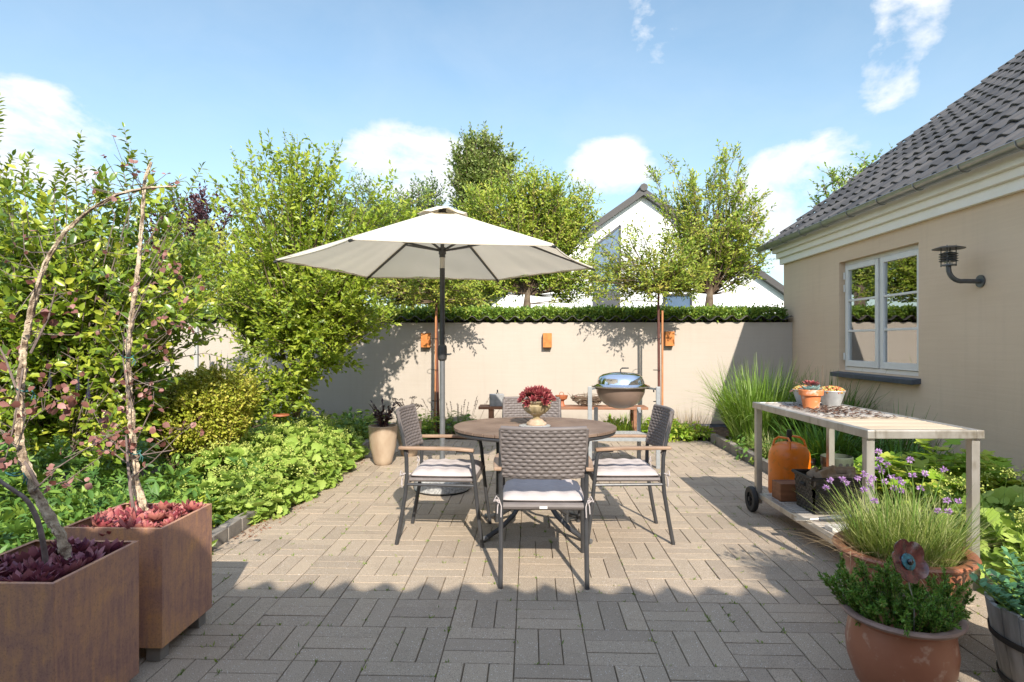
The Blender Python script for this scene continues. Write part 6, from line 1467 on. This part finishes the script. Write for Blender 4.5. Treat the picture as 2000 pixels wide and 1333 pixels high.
o = leaves_obj('mantle_flowers', P, rng.normal(size=(n, 3)), rng.normal(size=(n, 3))+np.array([0, 0, 1]), .016, .013, M['l_lime'], None, 'simple'); stuff(o, 'frothy lime-yellow lady\'s mantle flowers above the left kerb', 'flowers')
def border(name, rects, n, L, W, m, shape, lab, cat, seed, zh=.35, up=.8, tilt=.8):
    rng = np.random.default_rng(seed); bl = []
    for (x0, x1, y0, y1, h) in rects:
        k = max(3, int((x1-x0)*(y1-y0)*9))
        for _ in range(k): bl.append((rng.uniform(x0, x1), rng.uniform(y0, y1), .03, .16+.14*rng.random(), .16+.14*rng.random(), h*(.55+.6*rng.random())))
    o = mound(name, bl, n, L, W, m, None, shape, rng, up=up, tilt=tilt, lo=.55); return stuff(o, lab, cat)
border('border_plants', [(-3.9, -2.3, 3.2, 4.6, .34), (-3.4, -2.25, 4.6, 5.8, .36), (-5.0, -3.6, 3.0, 5.0, .45), (-3.4, -2.4, 2.4, 3.3, .26)], 9000, .085, .030, M['l_mid'], 'broad', 'mixed mid-green perennials filling the left border', 'border plants', 711, up=.5)
border('lupin_leaves', [(-3.3, -2.25, 3.0, 4.4, .30), (-4.2, -3.2, 3.4, 5.2, .5)], 1100, .13, .13, M['l_mid'], 'palm', 'palmate lupin leaves in the left border behind the planters', 'lupin leaves', 712)
border('barrenwort', [(-2.6, -2.14, 3.3, 4.5, .24), (-2.45, -2.12, 2.6, 3.3, .17)], 2600, .07, .026, M['l_shrub'], 'broad', 'bright yellow-green fine-leaved plants at the left kerb by the planters', 'border plants', 713)
border('back_border_plants', [(-4.6, -2.2, 7.6, 9.1, .40), (-5.5, -3.4, 5.8, 7.6, .40)], 6000, .09, .05, M['l_mid'], 'broad', 'green perennials at the foot of the cream wall on the left', 'border plants', 714)
border('left_shade_plants', [(-7.5, -4.4, 2.0, 8.5, .7)], 5000, .12, .06, M['l_mid'], 'broad', 'green undergrowth at the far left of the border', 'undergrowth', 715)
rng = np.random.default_rng(720)
for i, (px, py, lab) in enumerate([(409, 712, 'violet lupin spike against the cream wall, leftmost of the four by the grey post'), (422, 708, 'violet lupin spike, second from the left of the four by the grey post'), (431, 706, 'tallest violet lupin spike, third from the left by the grey post'), (443, 712, 'dark violet lupin spike nearest the light-green shrub')]):
    p = at(px, py, 7.9); o = empty('lupin', (p.x, 7.9, 0), 0, lab, 'flower', 'violet lupins before the cream wall'); MB().tube([(0, 0, 0), (.01, 0, p.z+.1)], [.006, .003], 5).build('stem', M['l_stem'], o)
    lv = []
    for q in range(110): f = q/110; a = q*2.4; lv.append((np.array([.01, 0, p.z-.17+.32*f]), np.array([math.cos(a), math.sin(a), .3]), np.array([0, 0, 1.0]), .032*(1.05-f), .02)); 
    flush(lv, 'flowers', M['lupinflower'], o, 'simple')
for i, (px, py, Y, lab) in enumerate([(95, 736, 4.3, 'pale violet lupin spike among the leaves right beside the arching corky stem'), (150, 742, 4.4, 'pale violet lupin spike among the leaves between the two corky stems'), (170, 758, 4.3, 'small violet lupin spike just left of the short pale post')]):
    p = at(px, py, Y); o = empty('lupin', (p.x, Y, 0), 0, lab, 'flower'); MB().tube([(0, 0, p.z-.16), (.01, 0, p.z+.05)], [.0028, .002], 5).build('stem', M['l_stem'], o)
    lv = []
    for q in range(80): f = q/80; a = q*2.4; lv.append((np.array([.01, 0, p.z-.08+.16*f]), np.array([math.cos(a), math.sin(a), .3]), np.array([0, 0, 1.0]), .022*(1.05-f), .014))
    flush(lv, 'flowers', M['lupinflower'], o, 'simple')
# rust disc ornament
p = at(549, 812, 6.6); o = empty('rusty_disc', (p.x, 6.6, 0), .2, 'flat rust-red metal disc on a thin rod above the lady\'s mantle', 'garden ornament')
MB().lathe([(0, -.008), (.085, -.006), (.09, .0), (.086, .012), (0, .008)], (0, 0, p.z), 24).build('disc', M['clay'], o); MB().tube([(0, 0, 0), (0, 0, p.z-.006)], .004, 6).build('rod', M['black'], o)
# litter and joint weeds
rng = np.random.default_rng(730); n = 700; yy = rng.uniform(3.6, 7.8, n); P = np.stack([XL+.03+np.abs(rng.normal(size=n))*.07*(.5+rng.random(n)), yy, np.full(n, .006)], 1); P = P[(np.sin(yy*3.1)+np.sin(yy*7.7)) > -.1]; n = len(P)
stuff(leaves_obj('fallen_leaves', P, np.stack([rng.normal(size=n), rng.normal(size=n), np.zeros(n)], 1), np.array([0, 0, 1])+rng.normal(size=(n, 3))*.3, .016+.014*rng.random(n), .008, leaf_mat('red_litter', [(0.16, 0.05, 0.025), (0.34, 0.14, 0.07)], .8, .05, .2, (.3, .1, .05)), None, 'simple'), 'reddish-brown fallen leaves scattered along the left kerb', 'leaf litter')
n = 4200; P = []
while len(P) < n:
    i, j = int(rng.integers(-7, 14)), int(rng.integers(-3, 18)); x0, y0 = -.066+i*BS, 2.521+j*BS; q = rng.random(); e = rng.integers(0, 4)
    c_ = [(x0, y0+q*BS), (x0+q*BS, y0), (x0+(BS/3 if (i+j) % 2 == 0 else q*BS), y0+(q*BS if (i+j) % 2 == 0 else BS/3)), (x0+(2*BS/3 if (i+j) % 2 == 0 else q*BS), y0+(q*BS if (i+j) % 2 == 0 else 2*BS/3))][e]
    if XL+.05 < c_[0] < XR-.05 and c_[1] < 8.2 and (rng.random() < .55 or math.sin(3*c_[0]+2*c_[1])+math.sin(5*c_[1]-c_[0]) > .6):
        for _ in range(int(rng.integers(2, 9))): P.append((c_[0]+rng.normal()*.006, c_[1]+rng.normal()*.006, -.004))
P = np.array(P); n = len(P)
stuff(leaves_obj('joint_weeds', P, rng.normal(size=(n, 3))*.8+np.array([0, 0, 1.0]), rng.normal(size=(n, 3))+np.array([0, -1, .6]), .010+.018*rng.random(n)**2, .0035+.003*rng.random(n), M['l_hedge'], None, 'simple'), 'tiny green weeds and moss growing in the paving joints', 'weeds')

# right bed
rng = np.random.default_rng(801)
def grass_clump(px, py, Y, n, R, H, w_, m, lab, seed, lean=.35, droop=.7, nm='ornamental_grass', cat='grass', grp=None, hvar=.5, loc_=None):
    rng = np.random.default_rng(seed); p = gnd(px, py) if loc_ is None else Vector((*loc_, 0)); o = empty(nm, (p.x, p.y, 0), 0, lab, cat, grp)
    blades('blades', (0, 0, .04), n, R, H, w_, m, o, rng, lean=lean, droop=droop, seg=7, hvar=hvar); return o
grass_clump(0, 0, 0, 1300, .30, 1.18, .017, M['l_grass'], 'tall pale-edged ornamental grass clump at the far end of the right kerb', 802, lean=.30, droop=.75, loc_=(2.90, 7.75))
grass_clump(0, 0, 0, 700, .28, 1.05, .018, M['l_dgrass'], 'darker ornamental grass clump against the house wall behind the trolley', 803, lean=.42, droop=.8, loc_=(3.62, 7.5))
grass_clump(0, 0, 0, 420, .24, .62, .026, M['l_dgrass'], 'dark green strap-leaved daylily clump behind the trolley', 804, lean=.5, droop=1.0, nm='daylily', cat='perennial', loc_=(3.05, 6.3))
grass_clump(0, 0, 0, 300, .22, .55, .024, M['l_dgrass'], 'dark green strap-leaved clump under the house window, right of the daylily', 805, lean=.5, droop=1.0, nm='daylily', cat='perennial', loc_=(3.45, 5.75))
grass_clump(0, 0, 0, 260, .18, .36, .008, M['l_chive'], 'short pale grassy tuft just behind the right kerb, below the tall grass', 806, lean=.6, droop=.8, loc_=(2.75, 6.85))
grass_clump(0, 0, 0, 160, .10, .75, .012, M['l_dgrass'], 'thin upright grass leaves in front of the house window sill', 807, lean=.5, droop=.8, loc_=(3.75, 6.3), hvar=.3)
def rborder(*a, **k): return border(*a, **k)
border('stonecrop_cover', [(2.56, 2.85, 5.2, 7.2, .10)], 2600, .03, .022, M['l_alch'], 'broad', 'low pale ground cover just behind the right kerb', 'ground cover', 811)
border('bed_undergrowth', [(2.6, 3.9, 4.9, 8.2, .20)], 3400, .07, .04, M['l_mid'], 'broad', 'low dark green undergrowth in the right bed', 'undergrowth', 812)
rng = np.random.default_rng(820)
def leafy(nm, x, y, n, R, H, L, W, m, shape, lab, seed, cat='perennial', grp=None, stems=16):
    rng = np.random.default_rng(seed); o = empty(nm, (x, y, 0), 0, lab, cat, grp); st = MB(); lv = []
    for i in range(stems):
        a = rng.random()*6.28; rr = R*math.sqrt(rng.random()); t = Vector((rr*math.cos(a), rr*math.sin(a), H*(.6+.45*rng.random())*(1-.35*(rr/R)**2))); b = Vector((t.x*.35, t.y*.35, .03)); md = b.lerp(t, .5)+Vector((0, 0, .05)); st.tube([b, md, t], [.004, .003, .002], 4, cap=False)
        for q in range(n//stems):
            f = .25+.75*rng.random(); c_ = (b*(1-f)**2+md*2*f*(1-f)+t*f*f); aa = rng.random()*6.28; s_ = .6+.7*rng.random()
            lv.append((np.array(c_)+np.array([math.cos(aa), math.sin(aa), 0])*.02, np.array([math.cos(aa), math.sin(aa), .1]), np.array([.3*math.cos(a), .3*math.sin(a)-.25, 1.0])+rng.normal(size=3)*.3, L*s_, W*s_))
    st.build('stems', M['l_stem'], o, sharp=None); flush(lv, 'leaves', m, o, shape); return o
leafy('maple_leaved_plant', 3.02, 4.55, 420, .44, .64, .15, .15, M['l_maple'], 'maple', 'lime-green plant with large lobed leaves, behind the near half of the trolley', 821)
leafy('maple_leaved_plant', 3.50, 4.75, 220, .30, .54, .14, .14, M['l_maple'], 'maple', 'lobed-leaved plant closest to the house wall, right of the larger lime-green one', 822)
leafy('lime_perennial', 2.78, 5.05, 190, .22, .50, .10, .08, M['l_maple'], 'broad', 'upright lime-green perennial right of the perforated drum', 823)
leafy('dark_perennial', 3.82, 5.35, 260, .24, .42, .07, .045, M['l_mid'], 'broad', 'small dark green shrub at the foot of the house wall, right of the trolley legs', 824)
leafy('dark_perennial', 3.70, 5.95, 220, .26, .40, .07, .045, M['l_mid'], 'broad', 'dark green leafy plant at the wall foot below the window', 825)
# lady's mantle at the right edge
rng = np.random.default_rng(830); bl = [(2.75, 3.25, .04, .26, .24, .20), (3.05, 3.45, .04, .32, .3, .30), (3.35, 3.7, .04, .34, .3, .34), (2.95, 3.85, .04, .3, .3, .30), (3.3, 3.2, .04, .34, .3, .28), (3.65, 3.4, .04, .3, .3, .34), (2.65, 3.6, .04, .2, .24, .22), (3.1, 4.1, .04, .3, .25, .26)]
o = mound('ladys_mantle', bl, 2000, .10, .11, M['l_alch'], None, 'mantle', rng, lo=.8); stuff(o, 'scalloped lady\'s mantle leaves in the bed at the right edge', 'lady\'s mantle')
st = MB(); P = []
for i in range(46):
    b = bl[int(rng.integers(len(bl)))]; a = rng.random()*6.28; rr = math.sqrt(rng.random()); x, y = b[0]+b[3]*rr*math.cos(a), b[1]+b[4]*rr*math.sin(a); t = Vector((x+rng.normal()*.06, y+rng.normal()*.06, b[5]*1.0+.10+.16*rng.random())); st.tube([(x, y, .1), t], [.0025, .0015], 4, cap=False)
    for q in range(42): P.append(np.array(t)+rng.normal(size=3)*np.array([.028, .028, .020]))
P = np.array(P); n = len(P)
stuff(leaves_obj('mantle_flowers', P, rng.normal(size=(n, 3)), rng.normal(size=(n, 3))+np.array([0, 0, 1]), .014, .012, M['l_lime'], None, 'simple'), 'lime-yellow frothy flower sprays at the right edge', 'flowers')
stuff(st.build('mantle_flower_stems', M['l_stem'], None), 'thin green stems of the flower sprays at the right edge', 'flower stems')
n = 900; P = np.stack([rng.uniform(2.5, 3.6, n), rng.uniform(3.0, 3.5, n), np.full(n, .06)], 1)
stuff(leaves_obj('dry_litter', P, rng.normal(size=(n, 3))*np.array([1, 1, .3]), rng.normal(size=(n, 3))*.5+np.array([0, 0, 1]), .04+.04*rng.random(n), .008, M['l_dry'], None, 'simple'), 'dry brown stalks and leaves on the soil at the right edge', 'leaf litter')
# plants at the foot of the back wall
leafy('meadow_sage', at(895, 850, 8.75).x, 8.7, 360, .34, .42, .06, .026, M['l_mid'], 'broad', 'green perennial with dark seed spikes at the wall foot, right of the parasol pole', 841, stems=34)
leafy('lime_perennial', at(835, 850, 8.7).x, 8.65, 300, .30, .42, .06, .03, M['l_maple'], 'broad', 'yellow-green perennial at the wall foot, left of the parasol pole', 842, stems=30)
leafy('wall_foot_plant', at(700, 850, 8.6).x, 8.5, 340, .45, .42, .09, .05, M['l_alch'], 'broad', 'leafy plant at the wall foot behind the tall clay pots', 843, stems=30)
sp = MB(); rng = np.random.default_rng(844)
o = empty('seed_spikes', (at(895, 850, 8.75).x, 8.72, 0), 0, 'thin dark seed spikes rising from the perennial right of the parasol pole', 'seed spikes'); lv = []
for i in range(16):
    a = rng.normal()*.16; t = Vector((a*1.8, rng.normal()*.08, .42+.16*rng.random())); sp.tube([(a, 0, .1), t], [.0025, .0018], 4, cap=False)
    for q in range(26): lv.append((np.array(t)-np.array([a*.3*q/26, 0, .14*q/26]), rng.normal(size=3)+np.array([0, 0, .4]), rng.normal(size=3), .018, .009))
sp.build('stalks', M['twig'], o); flush(lv, 'seed_heads', M['l_dark'], o, 'simple')
grass_clump(0, 0, 0, 240, .26, .34, .016, M['l_hedge'], 'bright green strap-leaved clump at the wall foot under the barbecue', 851, lean=.6, droop=.7, loc_=(at(1225, 850, 8.7).x, 8.68), nm='strap_leaved_plant', cat='perennial')
grass_clump(0, 0, 0, 90, .10, .5, .006, M['l_dry'], 'dry straw-coloured grass stalks rising behind the bench', 852, lean=.35, droop=.4, loc_=(at(1005, 800, 8.9).x, 8.95), nm='dry_grass', cat='dry grass')
grass_clump(0, 0, 0, 90, .22, .42, .006, M['l_dry'], 'dry grass stalks at the wall foot right of the young tree', 853, lean=.35, droop=.4, loc_=(at(1345, 830, 8.9).x, 8.9), nm='dry_grass', cat='dry grass')
border('wall_foot_cover', [(at(1130, 850, 8.6).x, at(1300, 850, 8.6).x, 8.45, 8.9, .22), (at(1300, 850, 8.6).x, 2.45, 8.4, 9.1, .24)], 2400, .07, .035, M['l_maple'], 'broad', 'bright green leafy plants at the foot of the wall, right of the barbecue', 'border plants', 861)
border('wall_foot_green', [(-2.1, .4, 8.42, 9.1, .14), (.4, 2.4, 8.5, 9.2, .12)], 1500, .05, .03, M['l_mid'], 'broad', 'low green plants along the foot of the cream wall behind the table', 'border plants', 862)
# trees left of the view: they close the garden and are mirrored in the window
far_tree('boundary_tree', -400, 7, [(-8.5, 7, 2.2, 1.3, 1.6, 1.8), (-8.8, 4.2, 2.4, 1.2, 1.6, 1.9)], 'dark green boundary tree at the far left of the garden', M['l_hedge'], 901, nl=90, nt=12, L=.12, W=.07, tl=.4, grp=None)
print('objects', len(bpy.data.objects))
